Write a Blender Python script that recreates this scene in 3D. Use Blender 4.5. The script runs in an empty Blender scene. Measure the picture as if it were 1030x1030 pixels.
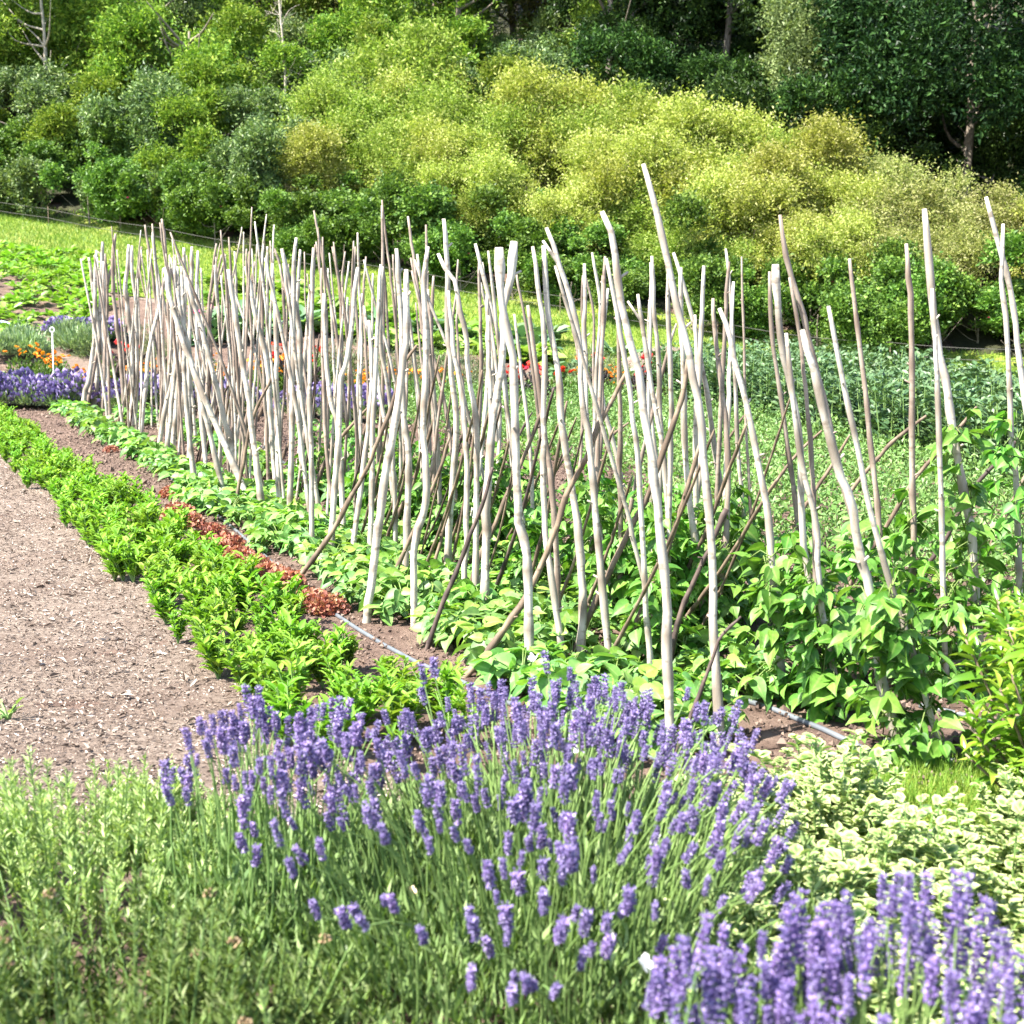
import bpy, math, random
import numpy as np
from mathutils import Vector

random.seed(7)
RNG = np.random.default_rng(11)
S = bpy.context.scene
COL = S.collection
PI = math.pi

# ------------------------------------------------------------------ camera model
F = 1400.0                       # focal length in photo pixels (1030 wide)
CAM = np.array([0.0, 0.0, 1.75])
TH = math.atan((515 - 280) / F)
FWD = np.array([0, math.cos(TH), -math.sin(TH)])
UPV = np.array([0, math.sin(TH), math.cos(TH)])
RGT = np.array([1.0, 0, 0])

HP = np.array([9.5, 26.0]); HD = np.array([-.914, .406]); HN = np.array([.406, .914])   # hedge line

def terrain(x, y):
    x = np.asarray(x, float); y = np.asarray(y, float)
    s = (y - 19.0) - .6 * (x + 8.0)
    w = 1.1
    z = .158 * w * np.logaddexp(0, s / w)
    z = np.minimum(z, .158 * 34 + .02 * np.maximum(s - 34, 0))
    t = (x - HP[0]) * HN[0] + (y - HP[1]) * HN[1]
    z = z + .30 * np.maximum(0, np.minimum(t - 1.2, 38))
    return z

def ray(px, py):
    d = FWD + RGT * ((px - 515) / F) + UPV * ((515 - py) / F)
    return d

def at(px, py, zoff=0.0):
    """ground point seen at a photo pixel"""
    d = ray(px, py)
    t = 1.0
    while t < 160:
        p = CAM + d * t
        if p[2] <= float(terrain(p[0], p[1])) + zoff:
            lo, hi = t - .25, t
            for _ in range(18):
                m = (lo + hi) / 2
                p = CAM + d * m
                if p[2] <= float(terrain(p[0], p[1])) + zoff: hi = m
                else: lo = m
            return CAM + d * hi
        t += .25
    return CAM + d * 160

def at_y(px, py, Y):
    d = ray(px, py)
    return CAM + d * (Y / d[1])

RO = np.array([.60, 5.0]); RD = np.array([-.44, .898]); RC_ = np.array([.898, .44])
def row(s, c):
    p = RO + RD * s + RC_ * c
    return float(p[0]), float(p[1])

# ------------------------------------------------------------------ object helpers
def prop(o, label=None, cat=None, group=None, kind=None):
    if label: o['label'] = label
    if cat: o['category'] = cat
    if group: o['group'] = group
    if kind: o['kind'] = kind
    return o

def empty(name, loc, rz=0, sc=1, **k):
    o = bpy.data.objects.new(name, None)
    COL.objects.link(o)
    o.location = loc; o.rotation_euler = (0, 0, rz)
    o.scale = (sc, sc, sc) if not hasattr(sc, '__len__') else sc
    o.empty_display_size = .1
    return prop(o, **k)

def mesh(name, V, T, mat, smooth=False, attr=None):
    """V (n,3) array, T (m,3) int array (triangles) or list of such"""
    me = bpy.data.meshes.new(name)
    V = np.ascontiguousarray(V, np.float32); T = np.ascontiguousarray(T, np.int32)
    m, k = T.shape
    me.vertices.add(len(V)); me.vertices.foreach_set('co', V.ravel())
    me.loops.add(m * k); me.loops.foreach_set('vertex_index', T.ravel())
    me.polygons.add(m)
    me.polygons.foreach_set('loop_start', np.arange(0, m * k, k, dtype=np.int32))
    me.polygons.foreach_set('use_smooth', np.full(m, smooth, bool))
    if attr is not None:
        a = me.attributes.new('edge', 'FLOAT', 'POINT'); a.data.foreach_set('value', np.ascontiguousarray(attr, np.float32))
    me.update(calc_edges=True)
    me.materials.append(mat)
    return me

def obj(name, me, parent=None, loc=None, rz=0, sc=1, **k):
    o = bpy.data.objects.new(name, me)
    COL.objects.link(o)
    if parent is not None: o.parent = parent
    if loc is not None: o.location = loc
    if rz: o.rotation_euler = (0, 0, rz)
    if sc != 1: o.scale = (sc, sc, sc) if not hasattr(sc, '__len__') else sc
    return prop(o, **k)

CHILD = {}
def adopt(root, *kids):
    CHILD[root.name] = list(kids)
def clone(root, loc, rz=0, sc=1, label=None, group=None):
    r = root.copy(); COL.objects.link(r)
    r.location = loc; r.rotation_euler = (0, 0, rz)
    r.scale = (sc, sc, sc) if not hasattr(sc, '__len__') else sc
    if label: r['label'] = label
    if group: r['group'] = group
    for ch in CHILD.get(root.name, ()):
        c = ch.copy(); COL.objects.link(c); c.parent = r
        for g in CHILD.get(ch.name, ()):
            d = g.copy(); COL.objects.link(d); d.parent = c
    return r

class Kinds:
    """prototypes of a kind; the first placement of each uses the prototype itself"""
    def __init__(self, protos): self.p = protos; self.used = [False] * len(protos)
    def place(self, i, loc, rz, sc, label=None, group=None):
        i %= len(self.p)
        if not self.used[i]:
            self.used[i] = True
            r = self.p[i]; r.location = loc; r.rotation_euler = (0, 0, rz)
            r.scale = (sc, sc, sc) if not hasattr(sc, '__len__') else sc
            if label: r['label'] = label
            if group: r['group'] = group
            return r
        return clone(self.p[i], loc, rz, sc, label, group)
    def finish(self):
        for u, r in zip(self.used, self.p):
            if not u:
                for ch in CHILD.get(r.name, ()): bpy.data.objects.remove(ch)
                bpy.data.objects.remove(r)

# ------------------------------------------------------------------ geometry helpers
def nrm(a):
    return a / np.maximum(np.linalg.norm(a, axis=-1, keepdims=True), 1e-9)

def T_(verts, tris, edge=None):
    return np.array(verts, float), np.array(tris, int), (np.array(edge, float) if edge is not None else None)

SIMPLE = T_([(0, 0, 0), (.45, .5, .13), (1, 0, -.06), (.45, -.5, .13)], [(0, 2, 1), (0, 3, 2)])
TRI = T_([(0, .5, 0), (0, -.5, 0), (1, 0, 0)], [(0, 1, 2)])
LANCE = T_([(0, 0, 0), (.35, .5, .1), (.35, 0, 0), (.35, -.5, .1), (.75, .32, .02), (.75, 0, -.06), (.75, -.32, .02), (1, 0, -.22)],
           [(0, 2, 1), (0, 3, 2), (1, 2, 5), (1, 5, 4), (2, 3, 6), (2, 6, 5), (4, 5, 7), (5, 6, 7)], [.3, 1, 0, 1, 1, 0, 1, 1])
def _heart():
    half = [(-.07, .16, .0), (-.05, .33, .03), (.08, .47, .06), (.27, .5, .08), (.48, .42, .07), (.68, .27, .02), (.85, .12, -.08)]
    mid = [(0, 0, 0), (.15, 0, -.01), (.38, 0, -.02), (.62, 0, -.05), (.82, 0, -.11)]
    tip = (1.02, 0, -.2)
    V = mid + [tip] + half + [(x, -y, z) for x, y, z in half]
    m = [0, 1, 2, 3, 4, 5]; a = list(range(6, 13)); b = list(range(13, 20))
    T = []
    strip = [(0, 0), (0, 1), (1, 2), (1, 3), (2, 4), (3, 5), (4, 6)]
    for side, fl in ((a, False), (b, True)):
        q = [(m[0], side[1], side[0]), (m[0], m[1], side[1]), (m[1], side[2], side[1]), (m[1], side[3], side[2]), (m[1], m[2], side[3]), (m[2], side[4], side[3]),
             (m[2], m[3], side[4]), (m[3], side[5], side[4]), (m[3], m[4], side[5]), (m[4], side[6], side[5]), (m[4], m[5], side[6])]
        T += [t[::-1] if fl else t for t in q]
    E = [0] * 5 + [1] + [1] * 14
    return T_(V, T, E)
HEART = _heart()
OVAL = T_([(0, 0, 0), (.3, .5, .1), (.7, .42, .06), (1, 0, -.1), (.7, -.42, .06), (.3, -.5, .1), (.5, 0, -.02)],
          [(0, 6, 1), (1, 6, 2), (2, 6, 3), (0, 5, 6), (5, 4, 6), (4, 3, 6)], [1, 1, 1, 1, 1, 1, 0])
OCTA = T_([(0, 0, 0), (.5, .5, 0), (.5, 0, .5), (.5, -.5, 0), (.5, 0, -.5), (1, 0, 0)],
          [(0, 1, 2), (0, 2, 3), (0, 3, 4), (0, 4, 1), (5, 2, 1), (5, 3, 2), (5, 4, 3), (5, 1, 4)])

def leaves(P, D, N, L, W, tmpl):
    """n leaves: position, direction, up hint, length, width -> V, T, edge"""
    tv, tt, te = tmpl
    P = np.asarray(P, float); n = len(P)
    D = nrm(np.asarray(D, float)); N = np.asarray(N, float)
    Sd = nrm(np.cross(N, D) + 1e-6)
    U = np.cross(D, Sd)
    L = np.broadcast_to(np.asarray(L, float), (n,)); W = np.broadcast_to(np.asarray(W, float), (n,))
    V = (P[:, None] + D[:, None] * (tv[None, :, 0, None] * L[:, None, None]) + Sd[:, None] * (tv[None, :, 1, None] * W[:, None, None])
         + U[:, None] * (tv[None, :, 2, None] * L[:, None, None]))
    T = tt[None] + (np.arange(n) * len(tv))[:, None, None]
    return V.reshape(-1, 3), T.reshape(-1, 3), (np.tile(te, n) if te is not None else np.zeros(n * len(tv)))

def join(parts):
    Vs, Ts, Es, k = [], [], [], 0
    for V, T, E in parts:
        Vs.append(V); Ts.append(T + k); Es.append(E); k += len(V)
    return np.concatenate(Vs), np.concatenate(Ts), np.concatenate(Es)

def tube(pts, rad, sides=6, cap=True, wob=0, rng=RNG):
    pts = np.asarray(pts, float); n = len(pts)
    rad = np.broadcast_to(np.asarray(rad, float), (n,))
    tan = nrm(np.gradient(pts, axis=0))
    ref = np.array([.31, .9, .12]) if abs(tan[0][2]) > .7 else np.array([0, 0, 1.0])
    a = nrm(np.cross(tan, ref)); b = np.cross(tan, a)
    th = np.linspace(0, 2 * PI, sides, endpoint=False)
    r = rad[:, None] * (1 + (wob * (rng.random((n, sides)) - .5) if wob else 0)) * np.ones((n, sides))
    V = pts[:, None] + a[:, None] * (np.cos(th)[None, :, None] * r[..., None]) + b[:, None] * (np.sin(th)[None, :, None] * r[..., None])
    V = V.reshape(-1, 3)
    T = []
    for i in range(n - 1):
        for j in range(sides):
            k = (j + 1) % sides
            A, B, C_, D_ = i * sides + j, i * sides + k, (i + 1) * sides + k, (i + 1) * sides + j
            T += [(A, C_, B), (A, D_, C_)]
    if cap:
        V = np.vstack([V, pts[-1:]])
        c = len(V) - 1
        for j in range(sides):
            T.append(((n - 1) * sides + j, c, (n - 1) * sides + (j + 1) % sides))
    return V, np.array(T, int), np.zeros(len(V))

def spline(P, n):
    P = np.asarray(P, float)
    if len(P) == 2: return P[0] + (P[1] - P[0]) * np.linspace(0, 1, n)[:, None]
    d = np.concatenate([[0], np.cumsum(np.linalg.norm(np.diff(P, axis=0), axis=1))])
    Q = np.vstack([2 * P[0] - P[1], P, 2 * P[-1] - P[-2]])
    out = []
    for u in np.linspace(0, d[-1], n):
        i = min(max(int(np.searchsorted(d, u, side='right')) - 1, 0), len(P) - 2)
        t = (u - d[i]) / max(d[i + 1] - d[i], 1e-9)
        p0, p1, p2, p3 = Q[i], Q[i + 1], Q[i + 2], Q[i + 3]
        out.append(.5 * (2 * p1 + (p2 - p0) * t + (2 * p0 - 5 * p1 + 4 * p2 - p3) * t * t + (3 * p1 - p0 - 3 * p2 + p3) * t ** 3))
    return np.array(out)

def rdir(n, rng=RNG):
    return nrm(rng.normal(size=(n, 3)))

# ------------------------------------------------------------------ materials
def nodes(name):
    m = bpy.data.materials.new(name); m.use_nodes = True
    nt = m.node_tree; nt.nodes.clear()
    return m, nt, nt.nodes.new, nt.links.new

def ramp(nd, stops):
    e = nd.color_ramp.elements
    while len(e) > 1: e.remove(e[-1])
    e[0].position = stops[0][0]; e[0].color = (*stops[0][1], 1)
    for p, c in stops[1:]:
        x = e.new(p); x.color = (*c, 1)

def leafmat(name, cols, rough=.5, trans=.3, objvar=.18, edge=None, vein=None, spec=.4, tint=(1.05, 1.12, .5)):
    m, nt, N, L = nodes(name)
    g = N('ShaderNodeNewGeometry'); r = N('ShaderNodeValToRGB')
    k = len(cols); ramp(r, [(i / max(k - 1, 1), c) for i, c in enumerate(cols)])
    L(g.outputs['Random Per Island'], r.inputs[0])
    col = r.outputs[0]
    if edge:
        a = N('ShaderNodeAttribute'); a.attribute_name = 'edge'
        mr = N('ShaderNodeMapRange'); mr.inputs[1].default_value = edge[1]; mr.inputs[2].default_value = edge[2]
        L(a.outputs['Fac'], mr.inputs[0])
        mx = N('ShaderNodeMix'); mx.data_type = 'RGBA'
        L(mr.outputs[0], mx.inputs[0]); L(col, mx.inputs[6]); mx.inputs[7].default_value = (*edge[0], 1)
        col = mx.outputs[2]
    if vein:
        a = N('ShaderNodeAttribute'); a.attribute_name = 'edge'
        mr = N('ShaderNodeMapRange'); mr.inputs[1].default_value = .22; mr.inputs[2].default_value = .0; mr.inputs[4].default_value = .6
        L(a.outputs['Fac'], mr.inputs[0])
        mx = N('ShaderNodeMix'); mx.data_type = 'RGBA'
        L(mr.outputs[0], mx.inputs[0]); L(col, mx.inputs[6]); mx.inputs[7].default_value = (*vein, 1)
        tcv = N('ShaderNodeTexCoord'); nz = N('ShaderNodeTexNoise'); nz.inputs['Scale'].default_value = 45; nz.inputs['Detail'].default_value = 4; L(tcv.outputs['Object'], nz.inputs[0])
        mm = N('ShaderNodeMapRange'); mm.inputs[1].default_value = .3; mm.inputs[2].default_value = .7; mm.inputs[3].default_value = .72; mm.inputs[4].default_value = 1.22; L(nz.outputs[0], mm.inputs[0])
        hv = N('ShaderNodeHueSaturation'); L(mm.outputs[0], hv.inputs['Value']); L(mx.outputs[2], hv.inputs['Color'])
        col = hv.outputs[0]
    oi = N('ShaderNodeObjectInfo'); h = N('ShaderNodeHueSaturation')
    v = N('ShaderNodeMapRange'); v.inputs[3].default_value = 1 - objvar; v.inputs[4].default_value = 1 + objvar
    hu = N('ShaderNodeMapRange'); hu.inputs[3].default_value = .5 - objvar * .08; hu.inputs[4].default_value = .5 + objvar * .08
    L(oi.outputs['Random'], v.inputs[0]); L(v.outputs[0], h.inputs['Value'])
    L(oi.outputs['Random'], hu.inputs[0]); L(hu.outputs[0], h.inputs['Hue'])
    L(col, h.inputs['Color'])
    p = N('ShaderNodeBsdfPrincipled'); p.inputs['Roughness'].default_value = rough
    p.inputs['Specular IOR Level'].default_value = spec
    L(h.outputs[0], p.inputs['Base Color'])
    o = N('ShaderNodeOutputMaterial')
    if trans > 0:
        mul = N('ShaderNodeMix'); mul.data_type = 'RGBA'; mul.blend_type = 'MULTIPLY'; mul.inputs[0].default_value = 1
        L(h.outputs[0], mul.inputs[6]); mul.inputs[7].default_value = (*tint, 1)
        t = N('ShaderNodeBsdfTranslucent'); L(mul.outputs[2], t.inputs[0])
        ms = N('ShaderNodeMixShader'); ms.inputs[0].default_value = trans
        L(p.outputs[0], ms.inputs[1]); L(t.outputs[0], ms.inputs[2]); L(ms.outputs[0], o.inputs[0])
    else:
        L(p.outputs[0], o.inputs[0])
    return m

def noisemat(name, cols, scale, rough=.9, bump=.4, bscale=None, stretch=None, detail=8, dist=.02, mix2=None, spec=.2):
    """colour from noise in object space, with bump"""
    m, nt, N, L = nodes(name)
    tc = N('ShaderNodeTexCoord'); mp = N('ShaderNodeMapping')
    if stretch: mp.inputs['Scale'].default_value = stretch
    L(tc.outputs['Object'], mp.inputs[0])
    n1 = N('ShaderNodeTexNoise'); n1.inputs['Scale'].default_value = scale; n1.inputs['Detail'].default_value = detail; n1.inputs['Roughness'].default_value = .65
    L(mp.outputs[0], n1.inputs[0])
    r = N('ShaderNodeValToRGB'); k = len(cols)
    ramp(r, [(.28 + .44 * i / max(k - 1, 1), c) for i, c in enumerate(cols)])
    L(n1.outputs[0], r.inputs[0])
    col = r.outputs[0]
    if mix2:
        n3 = N('ShaderNodeTexNoise'); n3.inputs['Scale'].default_value = mix2[1]; n3.inputs['Detail'].default_value = 3
        L(mp.outputs[0], n3.inputs[0])
        mr = N('ShaderNodeMapRange'); mr.inputs[1].default_value = .45; mr.inputs[2].default_value = .62; mr.inputs[4].default_value = mix2[2]
        L(n3.outputs[0], mr.inputs[0])
        mx = N('ShaderNodeMix'); mx.data_type = 'RGBA'
        L(mr.outputs[0], mx.inputs[0]); L(col, mx.inputs[6]); mx.inputs[7].default_value = (*mix2[0], 1)
        col = mx.outputs[2]
    p = N('ShaderNodeBsdfPrincipled'); p.inputs['Roughness'].default_value = rough; p.inputs['Specular IOR Level'].default_value = spec
    L(col, p.inputs['Base Color'])
    if bump:
        n2 = N('ShaderNodeTexNoise'); n2.inputs['Scale'].default_value = bscale or scale * 2; n2.inputs['Detail'].default_value = 10
        n2.inputs['Roughness'].default_value = .7
        L(mp.outputs[0], n2.inputs[0])
        b = N('ShaderNodeBump'); b.inputs['Strength'].default_value = bump; b.inputs['Distance'].default_value = dist
        L(n2.outputs[0], b.inputs['Height']); L(b.outputs[0], p.inputs['Normal'])
    o = N('ShaderNodeOutputMaterial'); L(p.outputs[0], o.inputs[0])
    return m

M = {}
M['soil'] = noisemat('garden soil', [(.07, .043, .032), (.15, .10, .076), (.24, .17, .13)], 9, bump=1.0, bscale=22, dist=.05, mix2=((.09, .058, .043), 1.3, .6))
M['path'] = noisemat('wood chip path', [(.08, .056, .043), (.20, .152, .118), (.35, .285, .23)], 26, bump=1.0, bscale=48, dist=.03, stretch=(1, 1.6, 1), mix2=((.15, .105, .08), 1.1, .6))
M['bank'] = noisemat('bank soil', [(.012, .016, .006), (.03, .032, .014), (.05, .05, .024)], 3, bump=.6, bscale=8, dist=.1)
M['lawn'] = noisemat('lawn turf', [(.08, .13, .014), (.16, .22, .025), (.26, .28, .05)], 5, bump=.8, bscale=40, dist=.04, mix2=((.25, .25, .07), .5, .6))
M['grass'] = leafmat('grass blade', [(.09, .17, .02), (.15, .26, .03), (.26, .33, .07)], .5, .35)
M['chips'] = leafmat('wood chip', [(.06, .04, .03), (.18, .132, .10), (.32, .25, .20), (.48, .41, .35)], .85, 0, 0)
M['clods'] = leafmat('soil clod', [(.06, .038, .03), (.13, .09, .068), (.22, .155, .12)], .95, 0, 0)

def barkmat(name, cols, knot, objvar=.12):
    m, nt, N, L = nodes(name)
    tc = N('ShaderNodeTexCoord'); oi = N('ShaderNodeObjectInfo')
    ad = N('ShaderNodeVectorMath'); ad.operation = 'ADD'
    sc = N('ShaderNodeVectorMath'); sc.operation = 'SCALE'; sc.inputs['Scale'].default_value = 60
    cb = N('ShaderNodeCombineXYZ'); L(oi.outputs['Random'], cb.inputs[0]); L(oi.outputs['Random'], cb.inputs[2])
    L(cb.outputs[0], sc.inputs[0]); L(tc.outputs['Object'], ad.inputs[0]); L(sc.outputs[0], ad.inputs[1])
    mp = N('ShaderNodeMapping'); mp.inputs['Scale'].default_value = (1, 1, .22); L(ad.outputs[0], mp.inputs[0])
    n1 = N('ShaderNodeTexNoise'); n1.inputs['Scale'].default_value = 26; n1.inputs['Detail'].default_value = 6; L(mp.outputs[0], n1.inputs[0])
    r = N('ShaderNodeValToRGB'); k = len(cols); ramp(r, [(.3 + .4 * i / (k - 1), c) for i, c in enumerate(cols)]); L(n1.outputs[0], r.inputs[0])
    mp2 = N('ShaderNodeMapping'); mp2.inputs['Scale'].default_value = (1, 1, 2.2); L(ad.outputs[0], mp2.inputs[0])
    n2 = N('ShaderNodeTexNoise'); n2.inputs['Scale'].default_value = 14; n2.inputs['Detail'].default_value = 4; L(mp2.outputs[0], n2.inputs[0])
    mr = N('ShaderNodeMapRange'); mr.inputs[1].default_value = .54; mr.inputs[2].default_value = .66; mr.inputs[4].default_value = .62; L(n2.outputs[0], mr.inputs[0])
    at_ = N('ShaderNodeAttribute'); at_.attribute_name = 'edge'
    mxv = N('ShaderNodeMath'); mxv.operation = 'MAXIMUM'; L(mr.outputs[0], mxv.inputs[0]); L(at_.outputs['Fac'], mxv.inputs[1])
    mx = N('ShaderNodeMix'); mx.data_type = 'RGBA'; L(mxv.outputs[0], mx.inputs[0]); L(r.outputs[0], mx.inputs[6]); mx.inputs[7].default_value = (*knot, 1)
    h = N('ShaderNodeHueSaturation'); v = N('ShaderNodeMapRange'); v.inputs[3].default_value = 1 - objvar; v.inputs[4].default_value = 1 + objvar
    L(oi.outputs['Random'], v.inputs[0]); L(v.outputs[0], h.inputs['Value']); L(mx.outputs[2], h.inputs['Color'])
    p = N('ShaderNodeBsdfPrincipled'); p.inputs['Roughness'].default_value = .7; p.inputs['Specular IOR Level'].default_value = .25
    L(h.outputs[0], p.inputs['Base Color'])
    b = N('ShaderNodeBump'); b.inputs['Strength'].default_value = .5; b.inputs['Distance'].default_value = .006
    L(n1.outputs[0], b.inputs['Height']); L(b.outputs[0], p.inputs['Normal'])
    o = N('ShaderNodeOutputMaterial'); L(p.outputs[0], o.inputs[0])
    return m
M['pole_w'] = barkmat('bleached hazel bark', [(.29, .243, .19), (.45, .40, .328), (.53, .485, .415)], (.10, .072, .05))
M['pole_g'] = barkmat('grey brown hazel bark', [(.15, .11, .083), (.26, .205, .162), (.36, .295, .24)], (.12, .085, .065))
M['pole_b'] = barkmat('brown hazel bark', [(.09, .062, .038), (.165, .12, .08), (.25, .19, .13)], (.06, .04, .03))
M['pole_d'] = barkmat('dark hazel bark', [(.045, .03, .025), (.085, .06, .05), (.14, .10, .08)], (.03, .022, .02))
M['trunk'] = barkmat('tree bark', [(.09, .07, .05), (.17, .14, .105), (.27, .235, .19)], (.05, .04, .03))
M['trunk_pale'] = barkmat('pale tree bark', [(.28, .24, .18), (.42, .37, .29), (.52, .47, .38)], (.13, .10, .07))

G = {}
G['rose'] = leafmat('rose leaf', [(0.032, 0.0725, 0.0117), (0.0608, 0.1276, 0.0182), (0.104, 0.1958, 0.026), (0.208, 0.319, 0.0585)], .5, .28, .15, spec=.25)
G['rose_blue'] = leafmat('grey rose leaf', [(0.045, 0.084, 0.0264), (0.0825, 0.14, 0.0408), (0.135, 0.21, 0.06), (0.24, 0.308, 0.096)], .5, .22, .15)
G['yellow'] = leafmat('yellow green leaf', [(0.1311, 0.1796, 0.0257), (0.2623, 0.3102, 0.0466), (0.3935, 0.4244, 0.099), (0.5245, 0.5223, 0.2213)], .5, .33, .2, spec=0.15)
G['lime'] = leafmat('lime leaf', [(0.0844, 0.1483, 0.0201), (0.1688, 0.2506, 0.0335), (0.2682, 0.3529, 0.0613), (0.3973, 0.4499, 0.1447)], .5, .33, .2, spec=0.15)
G['tan'] = leafmat('tan green leaf', [(0.1072, 0.1409, 0.0307), (0.2044, 0.2399, 0.0605), (0.3065, 0.3234, 0.099), (0.4291, 0.4173, 0.209)], .55, .3, .2, spec=0.15)
G['ash'] = leafmat('ash leaf', [(0.0544, 0.1125, 0.0143), (0.1105, 0.1875, 0.0234), (0.187, 0.27, 0.0338), (0.289, 0.36, 0.0585)], .5, .3, .2, spec=0.15)
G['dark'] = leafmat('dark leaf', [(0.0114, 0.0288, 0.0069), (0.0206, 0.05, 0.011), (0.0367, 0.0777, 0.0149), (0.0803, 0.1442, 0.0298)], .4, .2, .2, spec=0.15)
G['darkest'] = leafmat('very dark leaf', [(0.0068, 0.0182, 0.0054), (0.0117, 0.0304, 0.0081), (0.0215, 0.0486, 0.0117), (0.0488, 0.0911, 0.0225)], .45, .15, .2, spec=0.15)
G['birch'] = leafmat('birch leaf', [(0.063, 0.1013, 0.0325), (0.112, 0.162, 0.052), (0.182, 0.2362, 0.0845), (0.28, 0.3375, 0.143)], .5, .3, .15, spec=0.15)
G['beech'] = leafmat('brown dark leaf', [(0.0375, 0.0493, 0.012), (0.075, 0.0841, 0.0216), (0.1275, 0.1232, 0.036), (0.195, 0.174, 0.06)], .5, .25, .2, spec=0.15)
G['bean'] = leafmat('bean leaf', [(0.0449, 0.1426, 0.0154), (0.0763, 0.2037, 0.022), (0.1121, 0.2648, 0.033), (0.1704, 0.3361, 0.0495)], .5, .35, .14, vein=(.26, .38, .10))
G['beanlow'] = leafmat('low bean leaf', [(0.0616, 0.1575, 0.0385), (0.1056, 0.231, 0.055), (0.1496, 0.3045, 0.066), (0.2288, 0.3885, 0.055)], .5, .32, .16, vein=(.30, .42, .14))
G['edge'] = leafmat('border plant leaf', [(0.0774, 0.1886, 0.0132), (0.1217, 0.2619, 0.0198), (0.177, 0.3352, 0.0286), (0.2655, 0.419, 0.0605)], .6, .35, .16, spec=.25)
G['pea'] = leafmat('pea leaf', [(0.0792, 0.176, 0.0425), (0.1144, 0.2376, 0.0553), (0.1584, 0.2904, 0.0765), (0.22, 0.352, 0.1105)], .5, .3, .1)
G['broad'] = leafmat('broad bean leaf', [(0.034, 0.0775, 0.031), (0.0544, 0.1107, 0.0421), (0.0816, 0.1476, 0.0562), (0.136, 0.2066, 0.09)], .45, .22, .12)
G['beet'] = leafmat('beet leaf', [(0.0935, 0.2205, 0.018), (0.1496, 0.3045, 0.025), (0.2057, 0.378, 0.04), (0.2992, 0.462, 0.1)], .42, .35, .12)
G['cabbage'] = leafmat('cabbage leaf', [(.05, .11, .05), (.085, .17, .07), (.12, .22, .09), (.20, .29, .15)], .45, .2, .15)
G['squash'] = leafmat('squash leaf', [(.09, .19, .025), (.14, .27, .035), (.20, .33, .05), (.28, .40, .09)], .5, .3, .15)
G['fennel'] = leafmat('fennel leaf', [(.09, .13, .06), (.14, .19, .09), (.20, .25, .12), (.26, .30, .14)], .55, .3, .15)
G['herb'] = leafmat('flower bed leaf', [(.05, .11, .018), (.085, .16, .025), (.13, .22, .04)], .5, .3, .15)
G['darkleaf'] = leafmat('purple dark leaf', [(.02, .018, .018), (.04, .03, .028), (.07, .06, .05)], .5, .15, .15)
G['lavleaf'] = leafmat('lavender leaf', [(.10, .17, .05), (.16, .25, .075), (.22, .32, .11), (.32, .42, .18)], .55, .3, .1)
G['lavgrey'] = leafmat('grey lavender leaf', [(0.169, 0.247, 0.117), (0.247, 0.338, 0.169), (0.338, 0.429, 0.234)], .6, .3, .1)
G['lavflow'] = leafmat('lavender flower', [(.078, .052, .135), (.15, .105, .26), (.26, .195, .41), (.46, .385, .60)], .6, .25, .14, tint=(1.05, .95, 1.15))
G['lavflow_d'] = leafmat('deep lavender flower', [(.066, .043, .13), (.13, .09, .25), (.225, .16, .385), (.42, .345, .57)], .6, .25, .12, tint=(1.05, .95, 1.15))
G['rosemary'] = leafmat('rosemary leaf', [(0.2016, 0.3132, 0.084), (0.3024, 0.432, 0.1365), (0.4256, 0.54, 0.21), (0.56, 0.6372, 0.315)], .5, .32, .1)
G['rosemary_d'] = leafmat('dark rosemary leaf', [(0.0551, 0.0986, 0.0191), (0.104, 0.1663, 0.0319), (0.1591, 0.2279, 0.0574), (0.2448, 0.2957, 0.1211)], .5, .3, .1)
G['dry'] = leafmat('dried flower head', [(.16, .10, .05), (.27, .18, .10), (.38, .28, .17)], .8, .15, .1)
G['varieg'] = leafmat('variegated leaf', [(.07, .16, .035), (.11, .21, .05), (.16, .27, .075)], .5, .28, .08, edge=((.43, .48, .21), .38, .9))
G['laurel'] = leafmat('glossy shrub leaf', [(0.0595, 0.15, 0.014), (0.119, 0.25, 0.02), (0.1955, 0.33, 0.03), (0.306, 0.41, 0.06)], .32, .33, .1, spec=.6)
G['lettuce'] = leafmat('red lettuce leaf', [(0.1755, 0.0675, 0.0475), (0.297, 0.1148, 0.0813), (0.405, 0.1755, 0.1125), (0.3375, 0.2295, 0.0938)], .5, .25, .1, tint=(1.2, .8, .6))
G['orange'] = leafmat('calendula flower', [(.70, .19, .01), (.80, .32, .015), (.85, .45, .03)], .6, .2, .1, tint=(1, 1, 1))
G['red'] = leafmat('dahlia flower', [(.50, .012, .012), (.65, .03, .015), (.72, .07, .02)], .55, .2, .2, tint=(1, 1, 1))
G['pink'] = leafmat('rose flower', [(.55, .03, .20), (.65, .08, .30)], .55, .2, .2, tint=(1, 1, 1))
G['white'] = leafmat('butterfly wing', [(.80, .80, .74), (.86, .86, .80)], .6, .3, .05, tint=(1, 1, 1))
G['cream'] = leafmat('cream butterfly wing', [(.80, .62, .40), (.84, .70, .48)], .6, .3, .05, tint=(1, 1, 1))
G['stem'] = leafmat('green stem', [(0.13, 0.228, 0.06), (0.195, 0.3, 0.084)], .6, .1, .1)
G['vinestem'] = leafmat('vine stem', [(.12, .19, .04), (.17, .24, .06)], .6, .1, .1)
G['body'] = leafmat('insect body', [(.02, .02, .02), (.05, .045, .04)], .7, 0, 0)
G['fluff'] = leafmat('seed fluff', [(.62, .58, .54), (.75, .72, .68)], .9, .3, 0, tint=(1, 1, 1))

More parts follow.
